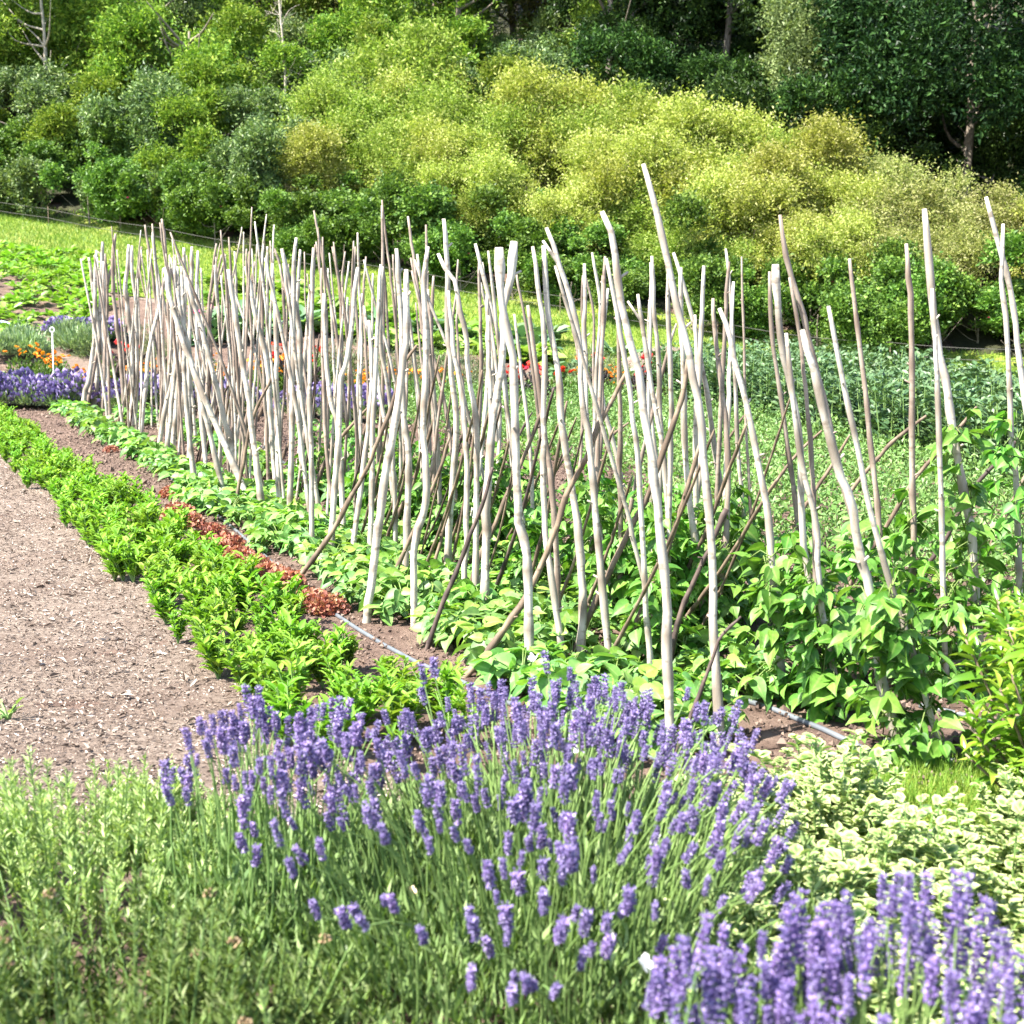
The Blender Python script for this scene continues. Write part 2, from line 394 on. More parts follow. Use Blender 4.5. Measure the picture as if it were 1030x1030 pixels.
def plain(name, col, rough=.5, metal=0):
    m, nt, N, L = nodes(name)
    tc = N('ShaderNodeTexCoord'); n = N('ShaderNodeTexNoise'); n.inputs['Scale'].default_value = 12; L(tc.outputs['Object'], n.inputs[0])
    r = N('ShaderNodeValToRGB'); ramp(r, [(.3, tuple(c * .75 for c in col)), (.7, tuple(min(c * 1.2, .9) for c in col))]); L(n.outputs[0], r.inputs[0])
    p = N('ShaderNodeBsdfPrincipled'); p.inputs['Roughness'].default_value = rough; p.inputs['Metallic'].default_value = metal
    L(r.outputs[0], p.inputs['Base Color'])
    o = N('ShaderNodeOutputMaterial'); L(p.outputs[0], o.inputs[0])
    return m
M['hose'] = plain('irrigation pipe', (.10, .11, .12), .4)
M['hose_blue'] = plain('blue grey pipe', (.32, .40, .48), .4)
M['wire'] = plain('galvanised wire', (.08, .075, .065), .7)
M['white_paint'] = plain('white marker', (.72, .72, .70), .5)
M['stake'] = plain('zinc rod', (.40, .42, .42), .5)

# ------------------------------------------------------------------ ground
def grid_sheet(name, xs, ys, mat, zoff=0, noise=0, mask=None, kind='structure', seed=1):
    X, Y = np.meshgrid(xs, ys)
    Z = terrain(X, Y) + zoff
    if noise:
        r = np.random.default_rng(seed)
        Z = Z + noise * (np.sin(X * 5.1 + np.cos(Y * 3.3) * 2) * np.cos(Y * 4.7 + X) * .5 + (r.random(X.shape) - .5))
    V = np.stack([X, Y, Z], -1).reshape(-1, 3)
    ny, nx = X.shape
    idx = np.arange(nx * ny).reshape(ny, nx)
    Q = np.stack([idx[:-1, :-1], idx[:-1, 1:], idx[1:, 1:], idx[1:, :-1]], -1).reshape(-1, 4)
    if mask is not None:
        c = V[Q].mean(1); Q = Q[mask(c[:, 0], c[:, 1])]
        used = np.unique(Q); mp = np.zeros(len(V), int); mp[used] = np.arange(len(used)); V = V[used]; Q = mp[Q]
    o = obj(name, mesh(name, V, Q, mat, smooth=True)); o['kind'] = kind
    return o

def rc_of(x, y):
    dx, dy = x - RO[0], y - RO[1]
    return dx * RD[0] + dy * RD[1], dx * RC_[0] + dy * RC_[1]
def behind_hedge(x, y): return (x - HP[0]) * HN[0] + (y - HP[1]) * HN[1]

xs = np.concatenate([np.arange(-120, -30, 4), np.arange(-30, 26, .3), np.arange(26, 124, 4)])
ys = np.concatenate([np.arange(-30, 0, 3), np.arange(0, 50, .3), np.arange(50, 150, 2)])
grid_sheet('ground', xs, ys, M['soil'], noise=0.0)

def edge_left_c(s):        # left boundary (towards the path) of the planted border strip
    return -1.28 + .0 * s
grid_sheet('path', np.arange(-14, 1.6, .1), np.arange(3.9, 20, .1), M['path'], zoff=.006, noise=.012,
           mask=lambda x, y: (rc_of(x, y)[1] < -1.05) & (rc_of(x, y)[0] < 14.8) & (y > 4.15 + .15 * np.sin(x * 3)))
# second path crossing on the left towards the beet field
pA = [at(40, 385), at(105, 385), at(85, 330), at(20, 322)]
def in_poly(x, y, poly):
    n = len(poly); ins = np.zeros(np.shape(x), bool)
    for i in range(n):
        x1, y1 = poly[i][0], poly[i][1]; x2, y2 = poly[(i + 1) % n][0], poly[(i + 1) % n][1]
        ins ^= ((y1 > y) != (y2 > y)) & (x < (x2 - x1) * (y - y1) / (y2 - y1 + 1e-12) + x1)
    return ins
grid_sheet('footpath', np.arange(-12, 2, .2), np.arange(19, 34, .2), M['path'], zoff=.008, noise=.01,
           mask=lambda x, y: in_poly(x, y, pA) | ((np.abs((y - 26.5) + .42 * (x + 3)) < .55) & (x > -8.5) & (x < -1.5)))
# turf strip at the foot of the hedge
def strip_mask(x, y):
    t = behind_hedge(x, y)
    u = (x - HP[0]) * HD[0] + (y - HP[1]) * HD[1]
    return (t < 1.9) & (t > -3.6 - 1.6 * np.clip((u - 4) / 8, 0, 1) * np.clip((24 - u) / 6, 0, 1) - .4 * np.sin(u * .35) - np.clip((u - 14) * .0, 0, 2))
grid_sheet('lawn_strip', np.arange(-30, 26, .3), np.arange(16, 48, .3), M['lawn'], zoff=.02, noise=.006, mask=strip_mask)
grid_sheet('bank', np.concatenate([np.arange(-80, 80, 1.0)]), np.arange(14, 110, 1.0), M['bank'], zoff=.03, noise=.05,
           mask=lambda x, y: behind_hedge(x, y) > 1.9)
lawn_poly = [(.60, 4.0), (1.0, 4.78), (1.55, 4.95), (2.6, 4.95), (2.6, 3.2), (.9, 3.0)]
grid_sheet('lawn', np.arange(.4, 2.7, .06), np.arange(2.9, 5.1, .06), M['lawn'], zoff=.006, noise=.006, mask=lambda x, y: in_poly(x, y, lawn_poly))

# grass blades
def blades(n, sampler, h, w, name, label, sd=5):
    r = np.random.default_rng(sd)
    P = sampler(n, r)
    P[:, 2] = terrain(P[:, 0], P[:, 1]) + .004
    n = len(P)
    D = nrm(np.stack([r.normal(0, .35, n), r.normal(0, .35, n), np.ones(n)], 1))
    V, T, E = leaves(P, D, rdir(n, r), h * (.5 + r.random(n)), w * (.6 + .8 * r.random(n)), TRI)
    o = obj(name, mesh(name, V, T, M['grass'])); prop(o, label, 'grass', kind='stuff')
def samp_lawn(n, r):
    x = r.uniform(.5, 2.6, n); y = r.uniform(3.0, 5.0, n)
    k = in_poly(x, y, lawn_poly); return np.stack([x[k], y[k], 0 * x[k]], 1)
blades(42000, samp_lawn, .045, .005, 'grass', 'short bright green lawn grass in front of the bean poles', 5)
def samp_strip(n, r):
    x = r.uniform(-22, 16, n); y = r.uniform(20, 42, n)
    k = strip_mask(x, y); return np.stack([x[k], y[k], 0 * x[k]], 1)
blades(420000, samp_strip, .10, .022, 'grass', 'mown yellow green grass strip at the foot of the hedge', 6)

# wood chips on the path, clods on the bare soil
def scatter_flat(name, n, sampler, size, mat, label, cat, sd, lift=.35, wr=(.25, .6), tm=SIMPLE):
    r = np.random.default_rng(sd)
    P = sampler(n, r); n = len(P)
    P[:, 2] = terrain(P[:, 0], P[:, 1]) + .012
    D = nrm(np.stack([r.normal(size=n), r.normal(size=n), r.normal(0, lift, n)], 1))
    Nn = nrm(np.stack([r.normal(0, .4, n), r.normal(0, .4, n), np.ones(n)], 1))
    L = size * np.exp(r.normal(0, .5, n))
    V, T, E = leaves(P, D, Nn, L, L * r.uniform(*wr, n), tm)
    prop(obj(name, mesh(name, V, T, mat)), label, cat, kind='stuff')
def samp_path(n, r):
    s = r.uniform(0, 1, n) ** 1.6 * 14 - 1; c = r.uniform(-4.2, -1.08, n)
    P = RO + s[:, None] * RD + c[:, None] * RC_
    k = P[:, 1] > 4.1
    return np.concatenate([P[k], np.zeros((k.sum(), 1))], 1)
scatter_flat('wood_chips', 150000, samp_path, .016, M['chips'], 'pale shredded wood chips covering the wide garden path', 'wood chips', 21, wr=(.12, .42))
def samp_soil(n, r):
    s = r.uniform(-1, 15, n) ; c = r.uniform(-1.0, 3.6, n)
    P = RO + s[:, None] * RD + c[:, None] * RC_
    k = (P[:, 1] > 4.6)
    return np.concatenate([P[k], np.zeros((k.sum(), 1))], 1)
scatter_flat('soil_clods', 42000, samp_soil, .014, M['clods'], 'brown crumbly clods of soil around the bean rows', 'soil', 22, lift=.5, wr=(.7, 1.0), tm=OCTA)

# ------------------------------------------------------------------ hazel poles
POLES = [
 # width px, bark, label or None, points base -> top (photo pixels, traced)
 (12, 'w', 'tallest pale bean pole, leaning over the crowd with its base beside the lavender', [(725,753),(718,628),(715,536),(705,430),(692,347),(680,299),(670,258),(660,214),(646,165)]),
 (13, 'w', 'thick pale pole with a bent, broken looking top just behind the tallest pole', [(675,757),(671,654),(664,569),(656,496),(644,430),(635,356),(624,304),(616,241),(606,213)]),
 (8, 'w', 'pale pole running close beside the thick bent topped pole', [(656,690),(652,628),(647,522),(640,437),(634,388),(621,318),(610,260)]),
 (10, 'w', 'pale pole forked at its very tip', [(615,680),(609,615),(600,516),(593,430),(590,426),(582,347),(575,312),(564,271),(550,229)]),
 (11, 'w', 'straight pale pole with a kink near the ground and a square cut top', [(586,672),(587,566),(577,496),(565,430),(562,377),(551,312),(547,247)]),
 (9, 'w', None, [(567,672),(558,600),(549,531),(546,438),(548,353),(544,299),(536,248)]),
 (13, 'w', 'stout pale pole with a double bend at knee height and a rounded knobbly top', [(534,690),(532,657),(530,556),(521,523),(516,430),(515,366),(509,335),(504,299),(502,249)]),
 (12, 'w', 'thick pale pole whose slanted top crosses the rounded knobbly one', [(485,634),(488,536),(497,430),(503,389),(509,308),(514,288),(517,243)]),
 (9, 'w', 'slim pale pole leaning away to a pointed tip beside the rounded top pole', [(518,560),(512,438),(507,400),(502,353),(496,322),(487,281),(478,245)]),
 (7, 'w', None, [(505,520),(498,400),(495,344),(491,317),(483,284)]),
 (6, 'g', None, [(556,560),(552,500),(543,430),(538,384),(529,322),(519,275)]),
 (11, 'w', 'tall thick greyish pole standing proud of the middle of the crowd', [(450,590),(452,531),(459,433),(454,375),(451,335),(451,266),(447,220)]),
 (10, 'w', 'pale pole with a swan neck bend at its top', [(477,622),(478,506),(478,430),(471,384),(467,344),(461,315),(456,284),(447,272),(440,255)]),
 (10, 'w', 'pale pole with an elbow bend low down among the beans', [(417,632),(417,548),(428,505),(427,433),(428,344),(427,284),(431,248)]),
 (6, 'w', 'thin pale pole slanting across the thick greyish pole', [(498,565),(485,470),(471,415),(463,377),(451,351),(429,297),(417,261)]),
 (11, 'w', None, [(407,590),(412,463),(407,420),(405,322),(399,250)]),
 (12, 'w', 'long thick pole sloping down to the low bean leaves', [(369,626),(384,505),(397,430),(408,348),(409,271)]),
 (6, 'g', None, [(446,520),(440,440),(430,340),(413,259)]),
 (5, 'g', None, [(470,480),(463,380),(460,299),(461,261)]),
 (8, 'w', None, [(398,562),(395,441),(390,382),(383,340),(385,268)]),
 (9, 'w', None, [(371,575),(375,441),(376,412),(380,322),(383,266)]),
 (9, 'w', None, [(352,571),(362,501),(371,420),(374,370),(371,322)]),
 (5, 'g', None, [(408,480),(400,400),(399,316),(395,256)]),
 (5, 'g', None, [(395,470),(390,330),(384,246)]),
 (10, 'w', 'pale pole with a sharp jog halfway up', [(332,566),(336,505),(340,434),(342,378),(347,367),(354,325),(360,269)]),
 (9, 'w', None, [(346,548),(339,420),(335,412),(328,359),(326,295)]),
 (5, 'g', None, [(372,470),(370,380),(366,305),(368,258)]),
 (5, 'g', None, [(364,460),(360,340),(356,275),(357,248)]),
 (6, 'w', None, [(366,520),(362,420),(361,370),(364,295)]),
 (6, 'w', None, [(352,487),(352,391),(350,299)]),
 (6, 'g', None, [(344,470),(344,348),(341,290),(334,248)]),
 (5, 'g', None, [(341,450),(343,360),(344,290),(347,253)]),
 (5, 'w', None, [(338,440),(334,322),(330,270)]),
 (8, 'w', None, [(314,560),(313,391),(315,305),(315,249)]),
 (5, 'g', None, [(330,450),(326,350),(323,286),(318,243)]),
 (8, 'w', None, [(300,470),(303,410),(306,359),(312,286)]),
 (7, 'w', None, [(312,460),(303,370),(300,305),(302,251)]),
 (9, 'w', None, [(291,530),(295,440),(295,370),(295,273),(298,239)]),
 (10, 'w', None, [(308,503),(303,434),(303,340),(292,284),(283,250)]),
 (6, 'g', None, [(292,450),(287,348),(283,275),(276,250)]),
 (9, 'w', None, [(282,522),(278,400),(274,265)]),
 (6, 'g', None, [(270,488),(265,340),(265,246)]),
 (6, 'w', None, [(274,470),(271,400),(269,248)]),
 (9, 'w', 'zigzag pale pole with a kink below its tip', [(278,492),(274,430),(268,361),(256,313),(254,300),(247,268)]),
 (10, 'w', 'smooth pale pole slanting down to the bean leaves by the red lettuces', [(265,524),(253,424),(245,370),(230,271)]),
 (10, 'w', 'longest strongly slanting pole lying across the far end of the row', [(254,510),(239,475),(212,412),(188,352),(165,269)]),
 (9, 'w', 'second strongly slanting pole parallel above the longest one', [(243,490),(229,428),(212,361),(187,279)]),
 (8, 'w', None, [(227,506),(212,436),(197,388),(185,330),(178,290)]),
 (8, 'w', None, [(197,494),(188,415),(185,355),(182,268)]),
 (8, 'w', None, [(173,457),(181,360),(185,300),(185,249)]),
 (8, 'w', None, [(190,472),(191,364),(192,300),(193,248)]),
 (7, 'w', None, [(208,476),(200,390),(199,320),(199,252)]),
 (6, 'g', None, [(205,462),(210,370),(211,304),(218,245)]),
 (5, 'g', None, [(219,440),(212,334),(227,256)]),
 (5, 'g', None, [(200,430),(213,310),(223,256)]),
 (5, 'w', None, [(230,430),(238,330),(236,253)]),
 (7, 'g', None, [(233,430),(242,370),(248,310),(251,253)]),
 (6, 'g', None, [(240,450),(246,340),(256,263)]),
 (7, 'w', None, [(158,460),(168,400),(176,364),(180,310),(179,268)]),
 (7, 'w', None, [(166,466),(174,390),(178,330),(176,262)]),
 (7, 'w', None, [(141,443),(151,348),(164,290),(167,275)]),
 (6, 'g', None, [(168,445),(170,350),(166,250),(163,220)]),
 (5, 'g', None, [(165,440),(160,320),(157,270),(153,225)]),
 (5, 'g', None, [(160,400),(158,330),(155,285),(146,226)]),
 (8, 'w', None, [(133,432),(131,345),(127,300),(130,246)]),
 (7, 'w', None, [(136,428),(138,360),(138,320),(133,280),(133,247)]),
 (6, 'g', None, [(133,420),(134,340),(137,300),(142,248)]),
 (7, 'g', 'thin brownish pole rising above the end cluster of the row', [(126,420),(121,345),(114,300),(113,262),(116,235)]),
 (8, 'w', None, [(110,414),(107,350),(104,263)]),
 (7, 'w', 'end pole of the row tipped outwards at the top', [(112,412),(107,375),(99,330),(89,259)]),
 (7, 'w', None, [(95,412),(100,345),(101,300),(103,243)]),
 (7, 'w', 'last pole at the end of the row, splayed out at its foot by the lavender', [(83,415),(90,370),(95,330),(97,252)]),
 (5, 'g', None, [(86,414),(97,360),(108,290),(113,265)]),
 (6, 'w', None, [(92,412),(98,350),(103,300),(104,245)]),
 (5, 'g', None, [(102,414),(105,360),(108,300),(106,255)]),
 # near right half
 (8, 'w', None, [(636,566),(626,480),(615,432),(608,405),(606,350),(612,290)]),
 (7, 'w', None, [(590,560),(596,470),(598,426),(601,360),(604,312),(596,254)]),
 (5, 'g', None, [(580,520),(584,420),(585,323),(586,277)]),
 (5, 'g', None, [(600,500),(598,420),(597,350),(597,312),(589,277)]),
 (8, 'w', 'pale pole with a short spur near its tip before the dark bean bushes', [(684,640),(679,602),(669,496),(663,437),(657,396),(648,339),(642,296)]),
 (5, 'w', None, [(668,520),(655,420),(651,337),(654,299)]),
 (9, 'w', None, [(712,650),(702,569),(692,496),(687,430),(687,404),(686,330),(685,269)]),
 (9, 'w', 'gently bowed pale pole beside the tallest pole', [(742,615),(728,509),(717,437),(703,350),(692,304),(677,254)]),
 (7, 'w', None, [(755,600),(748,520),(742,451),(738,360),(734,290),(730,250)]),
 (10, 'w', 'crooked pale pole elbowed halfway up, planted among the climbing beans', [(790,705),(786,674),(780,605),(774,528),(766,478),(753,409),(738,354),(732,330),(724,310)]),
 (5, 'g', 'thin straight brownish pole with nothing tied to it, behind the elbowed pole', [(762,610),(757,540),(750,421),(748,348),(746,258)]),
 (7, 'g', 'reddish brown pole touching the round headed pole', [(812,640),(802,520),(792,451),(777,342),(774,273)]),
 (10, 'w', 'pale pole with a round knobbed head', [(824,690),(814,590),(807,531),(803,436),(792,385),(782,324),(780,266)]),
 (9, 'w', 'chopped off pale pole, shorter than the round headed pole beside it', [(850,720),(842,686),(827,615),(818,524),(807,478),(800,421),(791,335)]),
 (9, 'g', 'tall pole tapering to a thin dark tip behind a shorter thick pole', [(892,690),(880,620),(862,545),(843,478),(831,415),(819,366),(807,315),(792,264),(785,216)]),
 (14, 'w', 'thick pale pole with a flat cut top, slanting to the lawn edge', [(908,758),(889,695),(873,596),(864,568),(852,506),(840,478),(825,412),(807,332)]),
 (7, 'g', None, [(826,716),(822,600),(819,478),(812,410),(806,348),(794,279)]),
 (9, 'w', 'pale slanting pole with a clean cut top, lower than its near neighbours', [(950,764),(936,726),(926,686),(911,639),(892,577),(873,506),(867,475),(846,378),(833,308)]),
 (8, 'g', 'slim greyish pole curving up to a blunt tip between two slanting poles', [(892,660),(884,524),(879,478),(870,391),(861,315),(855,260)]),
 (9, 'g', 'upright brown pole with a pinkish cut top', [(922,670),(920,605),(918,478),(918,330),(912,245)]),
 (12, 'w', 'lumpy pale pole with a dog leg near its narrow tip', [(990,690),(979,591),(965,488),(953,420),(951,397),(941,330),(935,258),(930,210)]),
 (8, 'w', None, [(953,700),(949,611),(945,478),(942,366),(938,290)]),
 (9, 'w', 'slanting pale pole crossing an upright one at the frame edge', [(1062,650),(1048,520),(1030,390),(1018,300),(1006,249),(992,198)]),
 (8, 'w', 'upright pale pole crossed by a slanting one, wrapped in bean leaves', [(1030,660),(1025,599),(1018,451),(1016,390),(1009,285),(1009,225)]),
 (9, 'w', None, [(1085,700),(1068,500),(1050,350),(1040,230)]),
]
BRACES = [
 (7, 'b', None, [(303,517),(318,486),(337,448),(369,411)]),
 (8, 'b', 'long brown brace stick curving up from the red lettuces', [(295,584),(330,540),(356,495),(371,469),(395,412),(405,370),(420,347)]),
 (7, 'b', None, [(383,549),(407,501),(422,465),(437,420),(447,385)]),
 (7, 'b', 'brown brace stick crossing the pole that has an elbow bend low down', [(386,597),(422,522),(441,475),(452,440)]),
 (6, 'b', None, [(427,594),(448,526),(460,480),(471,430)]),
 (7, 'd', 'dark, almost black brace stick low among the pale poles', [(427,654),(446,606),(461,571),(473,539),(488,500),(496,470)]),
 (8, 'b', None, [(466,616),(478,574),(493,539),(511,496),(524,468),(539,430),(548,405)]),
 (9, 'b', 'longest brown brace stick rising from behind the lavender', [(462,681),(491,655),(509,629),(531,592),(554,541),(567,498),(574,485),(591,453),(596,437),(632,371)]),
 (9, 'b', 'brown brace stick ending in a snapped upright tip', [(570,670),(591,625),(609,585),(633,532),(649,503),(662,466),(675,430),(688,388),(691,361)]),
 (8, 'b', 'brown brace stick with a freshly sawn square end', [(626,668),(646,615),(669,557),(687,506),(704,446)]),
 (8, 'd', 'knobbly dark brown brace stick leaning against the tallest pole', [(667,690),(682,625),(702,575),(718,542),(730,512)]),
 (6, 'd', 'short crooked twig brace poking out beside the base of the tallest pole', [(674,764),(692,727),(718,658),(725,641),(745,620)]),
 (6, 'b', None, [(735,566),(766,507),(797,462),(827,433)]),
 (6, 'b', None, [(778,556),(802,521),(830,478),(855,437)]),
 (7, 'b', 'tan brace stick with a bare sawn end in front of the dark bean bushes', [(828,530),(864,481),(892,450),(912,433),(932,418)]),
 (7, 'b', 'tan brace stick reaching highest in front of the dark bean bushes', [(848,595),(889,534),(917,487),(955,442),(983,409)]),
 (7, 'd', 'blackish brace stick running up towards the frame edge', [(905,610),(926,580),(950,546),(964,519),(983,488),(1034,432)]),
 (7, 'b', None, [(985,580),(1001,541),(1030,482),(1044,450)]),
 (5, 'b', None, [(715,470),(721,454),(735,438),(748,418)]),
 (5, 'b', None, [(258,424),(270,392),(281,363)]),
 (6, 'b', 'brown brace stick propped between the two far slanting poles and the zigzag pole', [(235,517),(253,430),(268,392),(281,364)]),
 (5, 'b', None, [(146,400),(160,372),(179,345)]),
 (5, 'd', None, [(203,465),(215,430),(226,395),(233,385)]),
 (5, 'b', None, [(283,462),(297,425),(305,400)]),
 (5, 'b', None, [(118,425),(128,395),(138,350)]),
 (5, 'd', None, [(111,405),(120,360),(128,325)]),
 (5, 'b', None, [(345,500),(358,460),(368,430),(376,405)]),
 (5, 'd', None, [(500,500),(510,470),(522,440),(535,415)]),
 (6, 'd', None, [(540,520),(556,480),(575,450)]),
 (5, 'b', None, [(600,470),(615,440),(632,425)]),
]
PROW = []          # (base xyz, local polyline) for the vines
prng = np.random.default_rng(3)
def add_pole(w, bark, label, pts, brace=False, extra=None):
    base = at(*pts[0])
    Yb = base[1]
    s, c = rc_of(base[0], base[1])
    dy = (.10 if c < .35 else -.10) + prng.normal(0, .06)
    dy *= Yb / 8 * .5 + .5
    y0, y1 = pts[0][1], pts[-1][1]
    P = [base]
    for (x, y) in pts[1:]:
        f = (y0 - y) / (y0 - y1)
        P.append(at_y(x, y, Yb + dy * f))
    P = np.array(P)
    if brace: P[0][2] -= .03
    else: P[0] = P[0] - (P[1] - P[0]) / np.linalg.norm(P[1] - P[0]) * .05
    build_pole(P, w * (.70 if Yb < 7 else .60) / 2 / F * Yb, bark, label, brace)

def build_pole(P, r0, bark, label, brace):
    base = P[0].copy()
    Q = spline(P - base, 26 if len(P) > 2 else 22)
    n = len(Q); u = np.linspace(0, 1, n)
    amp = r0 * .13
    for f_, a_ in ((2.1, 1.0), (5.3, .5), (9.7, .35)):
        ph = prng.uniform(0, 6.28, 2)
        Q[:, 0] += amp * a_ * np.sin(f_ * u * 6.28 * .5 + ph[0]) * np.minimum(u * 4, 1)
        Q[:, 1] += amp * a_ * 1.5 * np.sin(f_ * u * 6.28 * .5 + ph[1]) * np.minimum(u * 4, 1)
    kk = np.cumsum(prng.normal(0, 1, (n, 2)) * (prng.random((n, 1)) < .3), axis=0); kk -= np.linspace(0, 1, n)[:, None] * kk[-1]; kk -= kk[0] * (1 - np.linspace(0, 1, n)[:, None])
    Q[:, :2] += kk * r0 * .30
    rad = r0 * (1.15 - .42 * u); rad[-1] *= .72; rad[-2] *= .95
    if label and 'knob' in label: rad[-3:] = r0 * np.array([.95, 1.3, .95])
    edge_ring = np.zeros(n)
    for k in prng.choice(np.arange(2, n - 2), 8, replace=False):
        rad[k] *= 1.2; edge_ring[k] = prng.uniform(.25, .8)
    sides = 8
    V, T, E = tube(Q, rad, sides, wob=.10, rng=prng)
    E = np.concatenate([np.repeat(edge_ring, sides), [0.25]])
    parts = [(V, T, E)]
    for _ in range(int(prng.integers(2, 6))):          # snags where side twigs were cut
        k = int(prng.integers(4, n - 2)); d = rdir(1, prng)[0]; d[2] = abs(d[2]) * .8 + .3; d = d / np.linalg.norm(d)
        L = r0 * prng.uniform(1.6, 3.2)
        parts.append(tube(np.array([Q[k], Q[k] + d * L * .6, Q[k] + d * L]), [r0 * .42, r0 * .34, r0 * .28], 5))
        parts[-1][2][:] = .3
    if label and ('forked' in label or 'spur' in label):
        k = n - 3; e = Q[k] + np.array([-.07, -.01, .10])
        parts.append(tube(np.array([Q[k], (Q[k] + e) / 2, e]), [r0 * .6, r0 * .5, r0 * .4], 6))
    V, T, E = join(parts)
    if brace:
        name, cat, grp = 'brace_stick', 'brace stick', 'brown brace sticks woven between the bean poles'
        lab = label or 'plain brown brace stick threaded diagonally between the crowded pale poles'
    else:
        name, cat, grp = 'bean_pole', 'bean pole', 'hazel bean poles standing in two long rows'
        lab = label or {'w': 'bare pale bean pole standing in the crowded part of the rows', 'g': 'thin brownish grey bean pole standing in the crowded part of the rows'}[bark]
    o = obj(name, mesh(name, V, T, M['pole_' + bark], smooth=True, attr=E), None, base, label=lab, cat=cat, group=grp)
    PROW.append((base, Q, r0, brace, o))
for p in POLES: add_pole(*p)
for p in BRACES: add_pole(*p, brace=True)
# the poles packed behind in the far half of the rows
for i in range(118):
    s = prng.uniform(4.4, 13.2) if i < 84 else prng.uniform(.9, 5.2); c = prng.choice([.25, .72, .95, 1.15]) + prng.normal(0, .07)
    x, y = row(s, c)
    h = prng.uniform(1.75, 2.3) if i < 84 else prng.uniform(1.45, 1.9)
    lean = prng.normal(0, .10, 2)
    top = np.array([x + lean[0] * h - .04, y + lean[1] * h, h])
    mid = np.array([x + lean[0] * h * .5 + prng.normal(0, .03), y + lean[1] * h * .5, h * .5])
    bk = 'w' if prng.random() < .62 else 'g'
    build_pole(np.array([[x, y, -.04], mid, top]), prng.uniform(.009, .015), bk, None, False)
for i in range(44):
    s = prng.uniform(1.0, 13.0) if i < 24 else prng.uniform(.9, 5.0); c = prng.uniform(.2, 1.0); x, y = row(s, c)
    h = prng.uniform(.8, 1.3); run = prng.uniform(.5, .9)
    top = np.array([x, y, h]) + np.array([-RD[0], -RD[1], 0]) * run
    build_pole(np.array([[x, y, -.03], [(x + top[0]) / 2 + .02, (y + top[1]) / 2, h * .47], top]), prng.uniform(.006, .010), prng.choice(['b', 'b', 'd']), None, True)

# ------------------------------------------------------------------ irrigation pipes
def pipe(px, r, label, mat=None):
    P = np.array([at(x, y) for x, y in px]); P[:, 2] += r * .8
    Q = spline(P, 40)
    b = Q[0].copy()
    V, T, E = tube(Q - b, r, 8)
    obj('irrigation_pipe', mesh('irrigation_pipe', V, T, mat or M['hose'], smooth=True), None, b, label=label, cat='pipe', group='irrigation pipes on the soil')
pipe([(690,775),(640,760),(590,742),(520,713),(470,690),(411,664),(350,628),(300,590),(220,520),(150,465),(95,422)], .011, 'black irrigation pipe along the low beans nearest the lavender')
pipe([(960,768),(886,762),(850,745),(800,725),(745,703),(700,694),(640,675),(578,650),(490,613),(400,560),(330,500),(250,440)], .012, 'black irrigation pipe under the tall climbing beans, ending at the lawn')
pipe([(1010,735),(970,722),(925,712)], .012, 'short length of black pipe on soil behind the yellow leaved shrub')
pipe([(-20,322),(5,326),(18,331),(30,330)], .03, 'pale blue grey pipe lying on the soil by the beet field', M['hose_blue'])

# ------------------------------------------------------------------ beans
def bean_trifoliates(P, outv, size, rng, tm=HEART, droop=.35):
    """three leaflets at each point P facing outv"""
    n = len(P); parts = []
    for k, a in ((0, 0), (1, 1.25), (2, -1.25)):
        up = np.array([0, 0, 1.0])
        side = nrm(np.cross(outv, up) + 1e-6)
        D = nrm(outv * math.cos(a) + side * math.sin(a) + up * (-droop + rng.normal(0, .45, n))[:, None])
        N = nrm(outv * .55 + up * .75 + rng.normal(0, .35, (n, 3)))
        L = size * (.5 + .75 * rng.random(n)) * (1.1 if k == 0 else .9)
        parts.append(leaves(P + D * .012, D, N, L, L * rng.uniform(.6, .85, n), tm))
    return join(parts)

def low_bean(seed):
    r = np.random.default_rng(seed)
    n = 22
    a = r.uniform(0, 2 * PI, n); rad = .13 * np.sqrt(r.random(n)); h = .05 + .14 * r.random(n) * (1 - rad / .3)
    P = np.stack([np.cos(a) * rad, np.sin(a) * rad, h], 1)
    out = nrm(np.stack([np.cos(a), np.sin(a), 0 * a], 1) + r.normal(0, .3, (n, 3)) * [1, 1, 0])
    V, T, E = bean_trifoliates(P, out, .075, r)
    root = empty('bean_plant', (0, 0, 0), label='young dwarf bean plant with pale green heart shaped leaves at the pole feet', cat='bean plant', group='low bean plants along the pole rows')
    f = obj('foliage', mesh('foliage', V, T, G['beanlow'], True, E), root)
    st = [tube(np.array([[0, 0, 0], p * [.4, .4, .7], p]), [.004, .003, .002], 4) for p in P]
    V, T, E = join(st)
    g = obj('stem', mesh('stem', V, T, G['vinestem'], True), root)
    adopt(root, f, g)
    return root
LB = Kinds([low_bean(100 + i) for i in range(5)])
r = np.random.default_rng(31)
k = 0
for s in np.arange(-.3, 14.9, .18):
    for c0 in (-.13, .02, .18):
        x, y = row(s + r.normal(0, .05), c0 + r.normal(0, .06))
        if s > 7 and abs(c0) > .1: continue
        if r.random() < .2: continue
        if y < 4.95: continue
        LB.place(k, (x, y, 0), r.uniform(0, 6.28), r.uniform(.85, 1.3)); k += 1
for s in np.arange(-.2, 5.0, .2):
    for c0 in (.36, .55):
        x, y = row(s + r.normal(0, .06), c0 + r.normal(0, .06))
        if y < (5.75 if c0 > .5 else 5.4) or r.random() < .4: continue
        LB.place(k, (x, y, 0), r.uniform(0, 6.28), r.uniform(.7, 1.2)); k += 1
for s in np.arange(.4, 14.5, .26):
    x, y = row(s, .78 + r.normal(0, .1))
    LB.place(k, (x, y, 0), r.uniform(0, 6.28), r.uniform(.8, 1.2)); k += 1
LB.finish()

